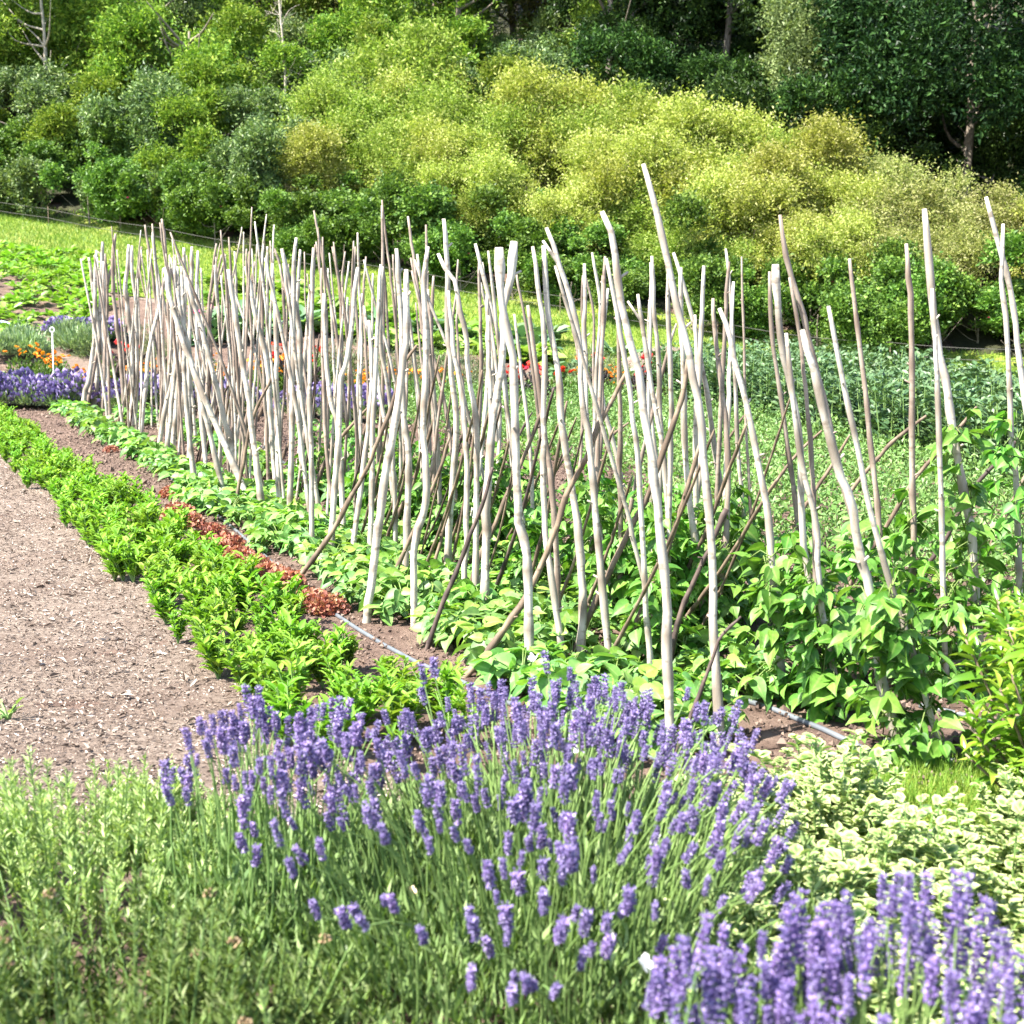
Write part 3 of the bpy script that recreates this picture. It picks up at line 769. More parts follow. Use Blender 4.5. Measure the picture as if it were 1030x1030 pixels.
def vine(base, Q, r0, hfrac, nleaf, size, spread, seed, label=None):
    """climbing bean twined round a pole, leaves from ground to hfrac of its length"""
    r = np.random.default_rng(seed)
    m = max(int(len(Q) * hfrac), 4)
    C = spline(Q[:m], 40)
    ang = np.linspace(0, 2 * PI * (3 + 4 * hfrac), 40)
    hel = C + np.stack([np.cos(ang), np.sin(ang), 0 * ang], 1) * (r0 + .012)
    stems = [tube(hel, np.linspace(.005, .0025, 40), 5)]
    idx = (r.random(nleaf) ** .8 * 39).astype(int)
    a = r.uniform(0, 2 * PI, nleaf)
    fall = (1 - .55 * idx / 39)
    rad = spread * (.25 + .75 * r.random(nleaf)) * fall
    out = np.stack([np.cos(a), np.sin(a), 0 * a], 1)
    P = C[idx] + out * rad[:, None] + np.stack([0 * a, 0 * a, r.normal(.02, .05, nleaf)], 1)
    P[:, 2] = np.maximum(P[:, 2], .05)
    V, T, E = bean_trifoliates(P, nrm(out + r.normal(0, .35, (nleaf, 3)) * [1, 1, 0]), size, r, droop=.6)
    for i in range(nleaf):
        mid = (hel[idx[i]] + P[i]) / 2 + [0, 0, .03]
        stems.append(tube(np.array([hel[idx[i]], mid, P[i]]), [.003, .0025, .002], 4))
    # curling tendril above the leaves
    j = np.arange(m - 1, min(m + 4, len(Q)))
    root = empty('climbing_bean', base, label=label or 'climbing bean twined round a pole with large soft green leaves', cat='climbing bean', group='climbing beans on the near poles')
    obj('foliage', mesh('foliage', V, T, G['bean'], True, E), root)
    V, T, E = join(stems)
    obj('stem', mesh('stem', V, T, G['vinestem'], True), root)
vr = np.random.default_rng(41)
BL = {}
for i, (base, Q, r0, brace, o) in enumerate(PROW):
    if brace: continue
    s, c = rc_of(base[0], base[1])
    if c < .42 or s > 6.5: 
        continue
    near = max(0, 1 - max(s, 0) / 7)
    hf = (.20 + .22 * near) * vr.uniform(.8, 1.15)
    if base[0] > 2.0: hf += .14
    vine(base, Q, r0, hf, int(30 + 26 * near), .066 + .016 * near, .125 + .075 * near, 500 + i)
# more climbing beans between the poles (their own stems on the ground, reaching for the poles)
for i in range(52):
    s = vr.uniform(-1.6, 7.5); c = vr.uniform(.75, 1.75)
    x, y = row(s, c)
    if y < 6.0 and x < 1.9: continue
    if y < 5.3: continue
    h = vr.uniform(.35, .65) * (1 if s > -.5 else 1.2)
    Q = np.array([[0, 0, 0], [vr.normal(0, .04), vr.normal(0, .04), h * .5], [vr.normal(0, .06), vr.normal(0, .06), h]])
    vine(np.array([x, y, 0]), spline(Q, 20), .006, 1.0, int(vr.integers(16, 27)), .072, .17, 800 + i, 'bushy climbing bean filling the gap between the near poles')

# ------------------------------------------------------------------ border strip of bright green plants
def border_plant(seed):
    r = np.random.default_rng(seed)
    parts = []; st = []
    for _ in range(int(r.integers(7, 12))):
        a = r.uniform(0, 2 * PI); tilt = r.uniform(.1, .6)
        top = np.array([math.cos(a) * tilt * .17, math.sin(a) * tilt * .17, r.uniform(.13, .24)])
        st.append(tube(np.array([[0, 0, 0], top * .6 + [0, 0, .01], top]), [.004, .0035, .002], 4))
        n = 20
        u = r.uniform(.15, 1, n); aa = r.uniform(0, 2 * PI, n)
        P = top[None] * u[:, None]
        D = nrm(np.stack([np.cos(aa), np.sin(aa), .55 + .9 * r.random(n)], 1))
        N = nrm(np.stack([-np.cos(aa) * .3, -np.sin(aa) * .3, np.ones(n)], 1) + r.normal(0, .25, (n, 3)))
        L = .062 * (.4 + .9 * r.random(n))
        parts.append(leaves(P, D, N, L, L * r.uniform(.26, .42, n), LANCE))
    V, T, E = join(parts)
    root = empty('border_plant', (0, 0, 0), label='bushy bright green leafy plant in the strip beside the wood chip path', cat='border plant', group='bright green plants edging the path')
    f = obj('foliage', mesh('foliage', V, T, G['edge'], True), root)
    V, T, E = join(st); g = obj('stem', mesh('stem', V, T, G['stem']), root)
    adopt(root, f, g)
    return root
BP = Kinds([border_plant(200 + i) for i in range(9)])
r = np.random.default_rng(32); k = 0
for s in np.arange(-.1, 16.4, .205):
    w0 = -1.27 + (0.06 * max(0, (s - 4) / 11)); w1 = -.73 + .10 * max(0, 1 - s / 1.5) + (-.06 if s > 7 else 0)
    for f in ((.0, .24, .48, .72, .98) if s < 4 else (.02, .35, .67, .96)):
        c = w0 + (w1 - w0) * f + r.normal(0, .04)
        x, y = row(s + r.normal(0, .09), c)
        if y < 4.75: continue
        if r.random() < .06: continue
        BP.place(k, (x, y, 0), r.uniform(0, 6.28), r.uniform(.72, 1.12) * (1 if s < 7 else .85)); k += 1
BP.finish()
print('border plants', k)

# ------------------------------------------------------------------ red lettuces
def lettuce(seed):
    r = np.random.default_rng(seed)
    n = 1000
    d = rdir(n, r); d[:, 2] = np.abs(d[:, 2]) * .8 + .08; d = nrm(d)
    rad = .115 * (.75 + .35 * r.random(n))
    P = d * rad[:, None] * [1, 1, .85]
    D = nrm(d + r.normal(0, .6, (n, 3))); L = .022 * (.6 + .8 * r.random(n))
    V, T, E = leaves(P, D, d + r.normal(0, .5, (n, 3)), L, L * .9, OVAL)
    a = r.uniform(0, 2 * PI, 14)
    D2 = np.stack([np.cos(a), np.sin(a), .5 + .3 * r.random(14)], 1)
    W2 = leaves(np.zeros((14, 3)), D2, np.array([0, 0, 1.0]) + 0 * D2, .10, .07, OVAL)
    V, T, E = join([(V, T, E), W2])
    return mesh('red_lettuce', V, T, G['lettuce'], True)
LM = [lettuce(i) for i in range(4)]
r = np.random.default_rng(33)
lt = [(172,500,.8),(180,521,1.15),(190,530,1.0),(212,541,.95),(228,556,1.1),(240,566,1.1),(256,574,1.0),(268,590,1.15),(285,592,1.2),(312,612,1.0),(330,616,1.05),(112,455,.7)]
LL = ['small red lettuce farthest along, with bare soil in front', 'large red lettuce second from the far end of the main clump', None, None, None, None, None, None, None, None,
      'red lettuce at the near end of the line, beside a long brace stick foot', 'lone small reddish lettuce by the far poles']
for i, (x, y, sc) in enumerate(lt):
    p = at(x, y)
    obj('red_lettuce', LM[i % 4], None, p, r.uniform(0, 6), sc * r.uniform(.85, 1.1) * .98, label=LL[i] or 'frilly red lettuce in the middle of the line between border plants and beans', cat='lettuce', group='red lettuces in a line')

# ------------------------------------------------------------------ peas: one low green mass
r = np.random.default_rng(34)
n = 15000
s = r.uniform(-.5, 14.5, n); c = r.uniform(2.6, 7.2, n) ; 
s = s + 0; 
c_row = np.round(c / .45) * .45 + r.normal(0, .11, n)
XY = RO + s[:, None] * RD + c_row[:, None] * RC_
kx = (XY[:, 1] > 7.0) & ~(((c_row < 3.3)) & (s > 5.0))
XY = XY[kx]; n = len(XY)
h = .10 + .22 * r.random(n)
parts = []
for rep in range(5):
    P = np.stack([XY[:, 0] + r.normal(0, .05, n), XY[:, 1] + r.normal(0, .05, n), terrain(XY[:, 0], XY[:, 1]) + h * r.uniform(.4, 1.1, n)], 1)
    D = nrm(r.normal(size=(n, 3)) + [0, 0, .5]); N = nrm(r.normal(size=(n, 3)) + [0, 0, 1])
    L = .045 * (.7 + .7 * r.random(n)); parts.append(leaves(P, D, N, L, L * .55, SIMPLE))
V, T, E = join(parts)
prop(obj('pea_foliage', mesh('pea_foliage', V, T, G['pea'])), 'low soft green carpet of young pea foliage behind the poles', 'pea plants', kind='stuff')

# ------------------------------------------------------------------ broad beans
def broad(seed):
    r = np.random.default_rng(seed)
    parts = []; st = []
    for _ in range(5):
        a = r.uniform(0, 2 * PI); b = np.array([math.cos(a), math.sin(a), 0]) * r.uniform(.02, .09)
        h = r.uniform(.55, .74); top = b * 2.2 + [0, 0, h]
        st.append(tube(np.array([b, (b + top) / 2, top]), [.008, .007, .004], 4))
        for z in np.linspace(.15, 1, 13):
            p = b + (top - b) * z; aa = r.uniform(0, 2 * PI)
            n = 4
            ang = aa + r.normal(0, .5, n)
            D = nrm(np.stack([np.cos(ang), np.sin(ang), r.uniform(.1, 1.0, n)], 1))
            P = p + D * r.uniform(.02, .08, n)[:, None]
            L = .085 * (.7 + .5 * r.random(n)) * (1.1 - .3 * z)
            parts.append(leaves(P, D, nrm(r.normal(0, .35, (n, 3)) + [0, 0, 1]), L, L * .5, OVAL))
    V, T, E = join(parts)
    root = empty('broad_bean_plant', (0, 0, 0), label='tall broad bean plant with dark blue green leaves in the dense block behind the peas', cat='broad bean', group='broad bean plants in the dark block')
    f = obj('foliage', mesh('foliage', V, T, G['broad'], True), root)
    V, T, E = join(st); g = obj('stem', mesh('stem', V, T, G['stem']), root)
    adopt(root, f, g)
    return root
BB = Kinds([broad(300 + i) for i in range(5)])
r = np.random.default_rng(35); k = 0
A = at(1010, 492)[:2]; B = at(650, 398)[:2]
dv = (B - A) / np.linalg.norm(B - A); nv = np.array([dv[1], -dv[0]])
LN = np.linalg.norm(B - A)
for u in np.arange(-1.2, LN, .26):
    for v in np.arange(0, 2.6, .40):
        p = A + dv * (u + r.normal(0, .05)) + nv * (v + r.normal(0, .06))
        if behind_hedge(p[0], p[1]) > -2.6: continue
        
        BB.place(k, (p[0], p[1], float(terrain(*p))), r.uniform(0, 6.28), r.uniform(.85, 1.15)); k += 1
BB.finish(); print('broad', k)

# ------------------------------------------------------------------ lavender
def spike_geo(seed, L=.055, W=.018):
    r = np.random.default_rng(seed)
    P, D = [], []
    nw = int(r.integers(5, 8))
    z = 0
    for i in range(nw):
        f = i / (nw - 1)
        zz = L * f; rr = W * .5 * (1 - .45 * f) * (0.8 if i == 0 else 1)
        for j in range(8):
            a = j / 8 * 2 * PI + i * .4 + r.normal(0, .15)
            P.append((math.cos(a) * rr * .3, math.sin(a) * rr * .3, zz + r.normal(0, .001)))
            D.append((math.cos(a), math.sin(a), .75 + r.normal(0, .2)))
    P.append((0, 0, L)); D.append((0, 0, 1.0))
    if r.random() < .6:      # the gap whorl below
        for j in range(6):
            a = j / 6 * 2 * PI
            P.append((math.cos(a) * .002, math.sin(a) * .002, -.016)); D.append((math.cos(a), math.sin(a), .8))
    P = np.array(P); D = nrm(np.array(D)); n = len(P)
    a1 = leaves(P, D, rdir(n, r), W * .55 * (.8 + .4 * r.random(n)), W * .26, OCTA)
    m = r.random(n) < .6; P2 = P[m] + D[m] * W * .48; n2 = len(P2)
    pet = [leaves(P2, nrm(D[m] + r.normal(0, .8, (n2, 3))), rdir(n2, r), W * .32, W * .26, SIMPLE) for _ in range(3)]
    return join([a1] + pet)
SPK = [spike_geo(60 + i, L=.042 + .006 * (i % 5), W=.019 + .002 * (i % 3)) for i in range(8)]
SPK_T = [spike_geo(80 + i, L=.075 + .01 * (i % 3), W=.021) for i in range(6)]

def place_geo(geo, P, D, sc, rng):
    """merged copies of geo with +Z along D at P"""
    out = []
    for p, d, s_ in zip(P, D, sc):
        V, T, E = geo[int(rng.integers(len(geo)))]
        d = d / np.linalg.norm(d); a = np.cross([.3, .8, .1], d); a /= np.linalg.norm(a); b = np.cross(d, a)
        out.append((p + (V[:, :1] * a + V[:, 1:2] * b + V[:, 2:] * d) * s_, T, E))
    return join(out)

def lavender(loc, tips, spikes, label, group, leafmat_, flowmat, nleaf, leafR, leafH, seed, scale=(.5, 1.0), base_spread=.72):
    r = np.random.default_rng(seed)
    loc = np.asarray(loc, float)
    root = empty('lavender_bush', loc, label=label, cat='lavender', group=group)
    tips = np.asarray(tips) - loc
    n = len(tips)
    st = []; D = []
    for t in tips:
        b = np.array([t[0] * base_spread + r.normal(0, .03), t[1] * base_spread + r.normal(0, .03), .08])
        mid = b + (t - b) * .55 + np.array([-t[0] * .05, -t[1] * .05, .05]) + r.normal(0, .02, 3)
        st.append(tube(spline([b, mid, t], 7), [.0026] * 5 + [.002, .0018], 4, cap=False))
        d = t - mid; D.append(d / np.linalg.norm(d) + np.array([0, 0, .8]) + r.normal(0, .14, 3))
    D = np.array(D)
    V, T, E = join(st)
    obj('stem', mesh('stem', V, T, G['stem'], True), root)
    # foliage: narrow leaves on many short shoots
    ns = nleaf // 16
    a = r.uniform(0, 2 * PI, ns); q = np.sqrt(r.random(ns))
    bx = np.stack([np.cos(a) * q * leafR[0], np.sin(a) * q * leafR[1]], 1)
    hh = leafH * np.sqrt(np.maximum(1 - q ** 2 * .8, .05)) * r.uniform(.65, 1.1, ns)
    parts = []
    for i in range(ns):
        m = 16
        u = r.uniform(.25, 1, m)
        top = np.array([bx[i, 0] * 1.12, bx[i, 1] * 1.12, hh[i]]); bot = np.array([bx[i, 0] * .75, bx[i, 1] * .75, .02])
        P = bot + (top - bot) * u[:, None]
        aa = r.uniform(0, 2 * PI, m)
        Dl = np.stack([np.cos(aa) * .7 + bx[i, 0] * .5, np.sin(aa) * .7 + bx[i, 1] * .5, 1.0 + 1.0 * r.random(m)], 1)
        L = .048 * (.6 + .8 * r.random(m))
        parts.append(leaves(P, Dl, rdir(m, r), L, .0036 + 0 * L, SIMPLE))
    V, T, E = join(parts)
    obj('foliage', mesh('foliage', V, T, leafmat_), root)
    # flower spikes: the 100 nearest to the camera one by one, the rest together
    sc = r.uniform(*scale, n)
    order = np.argsort(np.linalg.norm(tips + loc - CAM, axis=1) / sc)
    MS = [mesh('flower_spike', *g[:2], flowmat) for g in spikes]
    for i in order[:100]:
        o = obj('flower_spike', MS[int(r.integers(len(MS)))], root, tips[i], sc=float(sc[i]))
        o.rotation_euler = Vector(D[i]).to_track_quat('Z', 'Y').to_euler()
    rest = order[100:]
    if len(rest):
        V, T, E = place_geo(spikes, tips[rest], D[rest], sc[rest], r)
        o = obj('flower_spike', mesh('flower_spike', V, T, flowmat), root); o['kind'] = 'stuff'
    return root

lr = np.random.default_rng(55)
def dome_tips(n, cx, cy, rx, ry, z0, z1, rng, back=0.0):
    a = rng.uniform(0, 2 * PI, n); q = np.sqrt(rng.random(n))
    x = cx + np.cos(a) * q * rx; y = cy + np.sin(a) * q * ry
    if back:
        m = rng.random(n) < back; y = np.where(m, cy + np.abs(np.sin(a)) * q * ry, y)
    z = z0 + (z1 - z0) * np.sqrt(np.maximum(0, 1 - q ** 2 * .9)) * (1 + .10 * np.sin(x * 13 + 2 * np.sin(y * 9))) + rng.normal(0, .05, n)
    return np.stack([x, y, z], 1)
tA = dome_tips(110, -.60, 3.42, .30, .38, .42, .60, lr, .2)
tB = np.concatenate([dome_tips(400, .05, 3.18, .62, .86, .44, .55, lr, .25), dome_tips(90, .25, 3.78, .42, .26, .38, .50, lr, .0)])
lavender((-.60, 3.42, 0), tA, SPK, 'smaller lavender bush with loose violet spikes beside the path edge', 'lavender bushes in the front bed', G['lavleaf'], G['lavflow'], 7500, (.34, .36), .34, 1)
lavender((.08, 3.40, 0), tB, SPK, 'wide lavender bush in full flower at the feet of the bean poles', 'lavender bushes in the front bed', G['lavleaf'], G['lavflow'], 30000, (.72, .80), .36, 2)
tC = dome_tips(60, .36, 2.02, .20, .24, .40, .60, lr)
tD = dome_tips(130, .68, 2.08, .28, .26, .46, .66, lr)
lavender((.30, 2.12, 0), tC, SPK_T, 'lavender with long deep violet spikes, close up below the wide bush', 'lavender bushes in the front bed', G['lavleaf'], G['lavflow_d'], 5200, (.24, .24), .34, 3, scale=(.6, .92))
lavender((.68, 2.12, 0), tD, SPK_T, 'lavender with tall dense violet spikes in front of the variegated plants', 'lavender bushes in the front bed', G['lavleaf'], G['lavflow_d'], 6000, (.30, .26), .38, 4, scale=(.6, .92))

# ------------------------------------------------------------------ rosemary and dry herb mound
def sprig_bush(loc, R, H, n, mat, label, seed, dry=0, leafL=.026, up=1.0, name='rosemary_bush', cat='rosemary', wl=.0034, nl=60, gap=.6, ncl=0):
    r = np.random.default_rng(seed)
    root = empty(name, loc, label=label, cat=cat, group='herb bushes in the front bed')
    a = r.uniform(0, 2 * PI, n); q = np.sqrt(r.random(n))
    if ncl:
        ca = r.uniform(0, 2 * PI, ncl); cq = np.sqrt(r.random(ncl)); ci = r.integers(0, ncl, n)
        X = np.cos(ca[ci]) * cq[ci] + r.normal(0, .085, n); Y = np.sin(ca[ci]) * cq[ci] + r.normal(0, .085, n)
        a = np.arctan2(Y, X); q = np.minimum(np.hypot(X, Y), 1.1)
    parts, st, heads = [], [], []
    for i in range(n):
        b = np.array([math.cos(a[i]) * q[i] * R[0] * .8, math.sin(a[i]) * q[i] * R[1] * .8, .02])
        h = H * math.sqrt(max(1 - .75 * q[i] ** 2, .05)) * r.uniform(.6, 1.12) * (1 - gap * .5 * (1 + math.sin(b[0] * 31 + 2 * math.sin(b[1] * 23))) * .5)
        t = np.array([b[0] * 1.3 + r.normal(0, .03) / up, b[1] * 1.3 + r.normal(0, .03) / up, h])
        Ls = min(.2, h * .6)
        dirv = nrm((t - b)[None])[0]; st.append(tube(np.array([b + (t - b) * .3, b + (t - b) * .7, t]), [.003, .0025, .0018], 4, cap=False))
        u = r.random(nl) ** .8 * Ls
        P = t - dirv * u[:, None]
        aa = r.uniform(0, 2 * PI, nl)
        D = np.stack([np.cos(aa), np.sin(aa), .75 + .7 * r.random(nl)], 1)
        L = leafL * (.5 + .7 * r.random(nl)) * (.55 + .45 * np.minimum(u / .04, 1))
        parts.append(leaves(P, D, rdir(nl, r), L, wl, SIMPLE))
        if r.random() < dry: heads.append(t + [0, 0, -.01])
    V, T, E = join(parts); obj('foliage', mesh('foliage', V, T, mat), root)
    V, T, E = join(st); obj('stem', mesh('stem', V, T, G['stem']), root)
    if heads:
        hp = []
        for t in heads:
            m = 26; d = rdir(m, r); d[:, 2] = np.abs(d[:, 2])
            hp.append(leaves(t - [0, 0, .02] + d * .007, d, rdir(m, r), .010, .004, OCTA))
        for g in hp[:60]:
            V, T, E = g; obj('seed_head', mesh('seed_head', V, T, G['dry']), root)
    return root
sprig_bush((-1.18, 3.55, 0), (.54, .46), .47, 640, G['rosemary'], 'pale green rosemary bush with upright sprigs against the path', 11, leafL=.034, up=2, ncl=46)
sprig_bush((-.82, 2.62, 0), (.50, .46), .54, 560, G['rosemary_d'], 'shaggy herb mound with dried brown seed heads below the pale rosemary', 12, dry=.09, leafL=.034, up=.5, gap=.8, ncl=26)
sprig_bush((-.36, 2.28, 0), (.20, .20), .50, 90, G['rosemary'], 'small clump of upright rosemary sprigs in front of the lavender', 13, leafL=.024, up=2, nl=60)
sprig_bush((-1.75, 2.9, 0), (.45, .45), .5, 300, G['rosemary_d'], 'herb bush at the outer edge of the pale rosemary, mostly out of the photo', 14, leafL=.026)

# ------------------------------------------------------------------ variegated ground cover
def varieg(seed):
    r = np.random.default_rng(seed)
    parts, st = [], []
    for _ in range(38):
        a = r.uniform(0, 2 * PI); q = math.sqrt(r.random()) * .22
        b = np.array([math.cos(a) * q * .5, math.sin(a) * q * .5, 0]); h = r.uniform(.08, .34) * (1 - q * 1.6)
        t = np.array([math.cos(a) * q * 1.1, math.sin(a) * q * 1.1, h])
        st.append(tube(np.array([b, (b + t) / 2 + [0, 0, .01], t]), [.003, .0025, .002], 4))
        m = 22; u = 1 - .6 * r.random(m) ** 1.3
        aa = r.uniform(0, 2 * PI, m)
        D = np.stack([np.cos(aa), np.sin(aa), .15 + .5 * r.random(m)], 1)
        L = .035 * (.4 + 1.0 * r.random(m))
        parts.append(leaves(b + (t - b) * u[:, None], D, nrm(r.normal(0, .3, (m, 3)) + [0, 0, 1]), L, L * .62, OVAL))
    root = empty('variegated_plant', (0, 0, 0), label='cream and green variegated herb in the patch between lavender and lawn', cat='variegated herb', group='variegated herbs in the front bed')
    V, T, E = join(parts); f = obj('foliage', mesh('foliage', V, T, G['varieg'], attr=E), root)
    V, T, E = join(st); g = obj('stem', mesh('stem', V, T, G['stem']), root)
    adopt(root, f, g)
    return root
VG = Kinds([varieg(400 + i) for i in range(7)])
r = np.random.default_rng(36)
vs = [(.78,4.25),(.98,4.3),(.72,3.95),(.95,4.02),(.70,3.62),(.92,3.7),(1.14,3.62),(.72,3.3),(.93,3.35),(1.13,3.3),(1.35,3.4),(.82,3.02),(1.03,3.03),(1.24,3.06),(1.45,3.15),(1.6,3.6),(1.56,3.4),(.60,3.05),(.62,3.4),(1.3,2.85),(1.18,3.74),(1.36,3.56),(1.52,3.72),(1.58,3.95),(1.66,4.12),(1.5,3.5),(.82,4.12),(1.08,4.12),(.95,2.78),(1.12,2.75)]
for i, (x, y) in enumerate(vs):
    VG.place(i, (x + r.normal(0, .03), y + r.normal(0, .03), 0), r.uniform(0, 6.28), r.uniform(.85, 1.15))
VG.finish()

# ------------------------------------------------------------------ yellow green glossy shrub at the frame edge
r = np.random.default_rng(37)
root = empty('glossy_shrub', (1.90, 4.38, 0), label='glossy shrub with pointed yellow green leaves at the edge of the lawn', cat='shrub')
parts, st = [], []
for i in range(120):
    a = r.uniform(0, 2 * PI); q = math.sqrt(r.random())
    t = np.array([math.cos(a) * q * .42, math.sin(a) * q * .40, r.uniform(.25, .92) * (1 - .35 * q * q)])
    b = np.array([t[0] * .2, t[1] * .2, 0])
    st.append(tube(spline([b, (b + t) / 2 + [0, 0, -.04], t], 6), [.010, .008, .006, .005, .005, .004], 5))
    m = 20; u = np.linspace(.35, 1, m)
    aa = np.arange(m) * 2.4
    D = np.stack([np.cos(aa), np.sin(aa), .15 + 1.1 * (u - .55) / .45], 1)
    L = .11 * (1.1 - .5 * np.maximum(u - .55, 0) / .45) * (.8 + .4 * r.random(m))
    tt = t - nrm((t - b)[None])[0] * ((1 - u) * .3)[:, None]
    parts.append(leaves(tt, D, np.array([0, 0, 1.0]) + r.normal(0, .25, (m, 3)), L, L * .3, LANCE))
V, T, E = join(parts); obj('foliage', mesh('foliage', V, T, G['laurel'], True), root)
V, T, E = join(st); obj('stem', mesh('stem', V, T, M['pole_b'], True), root)

# ------------------------------------------------------------------ far beds
def rosette(name, label, cat, group, mat, seed, n, L, W, H, tm=OVAL, tilt=(.4, 1.4), smooth=True, petiole=True):
    r = np.random.default_rng(seed)
    a = np.arange(n) * 2.4 + r.normal(0, .3, n)
    el = r.uniform(*tilt, n)
    D = nrm(np.stack([np.cos(a), np.sin(a), el], 1))
    P = D * (H * r.uniform(.3, .9, n))[:, None]
    LL_ = L * r.uniform(.7, 1.2, n)
    Dl = nrm(D * [1, 1, .45] + r.normal(0, .15, (n, 3)))
    V, T, E = leaves(P, Dl, nrm(np.array([0, 0, 1.0]) + r.normal(0, .3, (n, 3)) - D * .2), LL_, LL_ * W, tm)
    root = empty(name, (0, 0, 0), label=label, cat=cat, group=group)
    f = obj('foliage', mesh('foliage', V, T, mat, smooth), root)
    kids = [f]
    V, T, E = join([tube(np.array([[0, 0, 0], p * .5 + [0, 0, .01], p]), [.006, .005, .004], 4) for p in P])
    kids.append(obj('stem', mesh('stem', V, T, G['stem']), root))
    adopt(root, *kids)
    return root
# beets on the slope
BT = Kinds([rosette('beet_plant', 'leafy bright green beet plant in the rows on the slope', 'beet plant', 'beet plants on the slope', G['beet'], 600 + i, 30, .17, .55, .22) for i in range(4)])
r = np.random.default_rng(38); k = 0
bp = [at(-40, 246)[:2], at(85, 258)[:2], at(150, 285)[:2], at(100, 326)[:2], at(40, 336)[:2], at(-45, 348)[:2]]
for u in np.arange(0, 14, .85):
    for v in np.arange(-16, 6, .36):
        x = -8 + v * .92 - u * .38; y = 21 + u * .92 - v * .38
        x += r.normal(0, .09); y += r.normal(0, .09)
        if not in_poly(np.array(x), np.array(y), bp): continue
        if r.random() < .14: continue
        BT.place(k, (x, y, float(terrain(x, y))), r.uniform(0, 6), r.uniform(.7, 1.15)); k += 1
BT.finish(); print('beet', k)
# cabbages and squashes in the middle distance
CB = Kinds([rosette('cabbage_plant', 'blue green cabbage plant with broad leaves beyond the flower bed', 'cabbage', 'cabbages beyond the flower bed', G['cabbage'], 620 + i, 34, .26, .7, .28, tilt=(.2, 1.3)) for i in range(3)])
SQ = Kinds([rosette('squash_plant', 'sprawling light green squash plant beyond the flower bed', 'squash plant', 'squash plants beyond the flower bed', G['squash'], 630 + i, 40, .22, .85, .42, HEART, tilt=(.1, .9)) for i in range(3)])
for i in range(52):
    px = r.uniform(195, 565); yl = float(np.interp(px, [195, 340, 540, 680], [268, 298, 349, 366])); p = at(px, yl + r.uniform(3, 40) * (1 if px < 450 else .5))
    SQ.place(i, p, r.uniform(0, 6), r.uniform(.8, 1.4))
for (x, y) in [(200,338),(212,345),(222,330),(232,342),(245,334),(258,340),(505,350),(520,345),(532,352),(545,346),(515,358),(540,360),(240,322),(350,335),(380,330),(430,340),(460,345),(300,335),(100,345),(108,340)]:
    p = at(x, y); CB.place(x, p, r.uniform(0, 6), r.uniform(1.0, 1.5))
for i in range(8):
    p = at(560 + 12 * i + r.uniform(-6, 6), 365 + r.uniform(-10, 20)); CB.place(i, p, r.uniform(0, 6), r.uniform(.7, 1.0))
SQ.finish(); CB.finish()

def flower_plant(name, label, cat, group, lm, fm, seed, R, H, nleaf, nf, fr, L=.06, W=.4):
    r = np.random.default_rng(seed)
    d = rdir(nleaf, r); d[:, 2] = np.abs(d[:, 2])
    P = d * [R, R, H * .85] * (.35 + .65 * r.random((nleaf, 1)))
    ll = L * r.uniform(.6, 1.3, nleaf)
    V, T, E = leaves(P, nrm(d + r.normal(0, .5, (nleaf, 3)) + [0, 0, .4]), rdir(nleaf, r), ll, ll * W, SIMPLE)
    root = empty(name, (0, 0, 0), label=label, cat=cat, group=group)
    kids = [obj('foliage', mesh('foliage', V, T, lm), root)]
    n = 20; a = np.arange(n) * 2 * PI / 10
    D = np.stack([np.cos(a), np.sin(a), np.where(np.arange(n) < 10, .25, .8)], 1)
    V, T, E = leaves(np.zeros((n, 3)), D, np.array([0, 0, 1.0]) + 0 * D, fr, fr * .42, OVAL)
    fmsh = mesh('flower', V, T, fm)
    for i in range(nf):
        q = math.sqrt(r.random()) * R; a_ = r.uniform(0, 6.28)
        o = obj('flower', fmsh, root, (math.cos(a_) * q, math.sin(a_) * q, H * r.uniform(.85, 1.15)))
        o.rotation_euler = (r.uniform(.1, 1.0), r.uniform(-.4, .4), r.uniform(0, 1)); kids.append(o)
    adopt(root, *kids)
    return root
CAL = Kinds([flower_plant('calendula', 'calendula plant dotted with orange flowers in the far flower bed', 'calendula', 'orange calendulas in the far flower bed', G['herb'], G['orange'], 640 + i, .2, .34, 300, 5, .034) for i in range(3)])
DAH = Kinds([flower_plant('dahlia', 'dark leaved dahlia with red flowers in the far flower bed', 'dahlia', 'red dahlias in the far flower bed', G['darkleaf'] if i else G['herb'], G['red'], 650 + i,   .26, .5, 420, 5, .05, .08, .5) for i in range(3)])
FEN = Kinds([flower_plant('fennel_plant', 'hazy grey green feathery plant in the far flower bed', 'feathery herb', 'feathery plants in the far flower bed', G['fennel'], G['orange'], 660 + i, .3, .75, 1100, 0, .04, .07, .12) for i in range(2)])
k = 0
cal = [(r.uniform(15, 75), r.uniform(372, 384)) for _ in range(9)] + [(r.uniform(80, 160), r.uniform(384, 400)) for _ in range(14)] + [(r.uniform(205, 310), r.uniform(372, 392)) for _ in range(18)] \
    + [(r.uniform(355, 425), r.uniform(388, 404)) for _ in range(11)] + [(r.uniform(560, 620), r.uniform(385, 400)) for _ in range(5)] + [(r.uniform(430, 470), r.uniform(385, 400)) for _ in range(4)]
for x, y in cal: CAL.place(k, at(x, y + 9), r.uniform(0, 6), r.uniform(.9, 1.35)); k += 1
for i, (x, y) in enumerate([(110,376),(126,372),(135,378),(270,378),(280,385),(312,388),(320,384),(530,395),(545,402),(556,398),(522,400),(600,395),(318,372),(283,366),(512,392),(575,398),(640,398),(655,392)]):
    DAH.place(i, at(x, y + 9), r.uniform(0, 6), r.uniform(.8, 1.15))
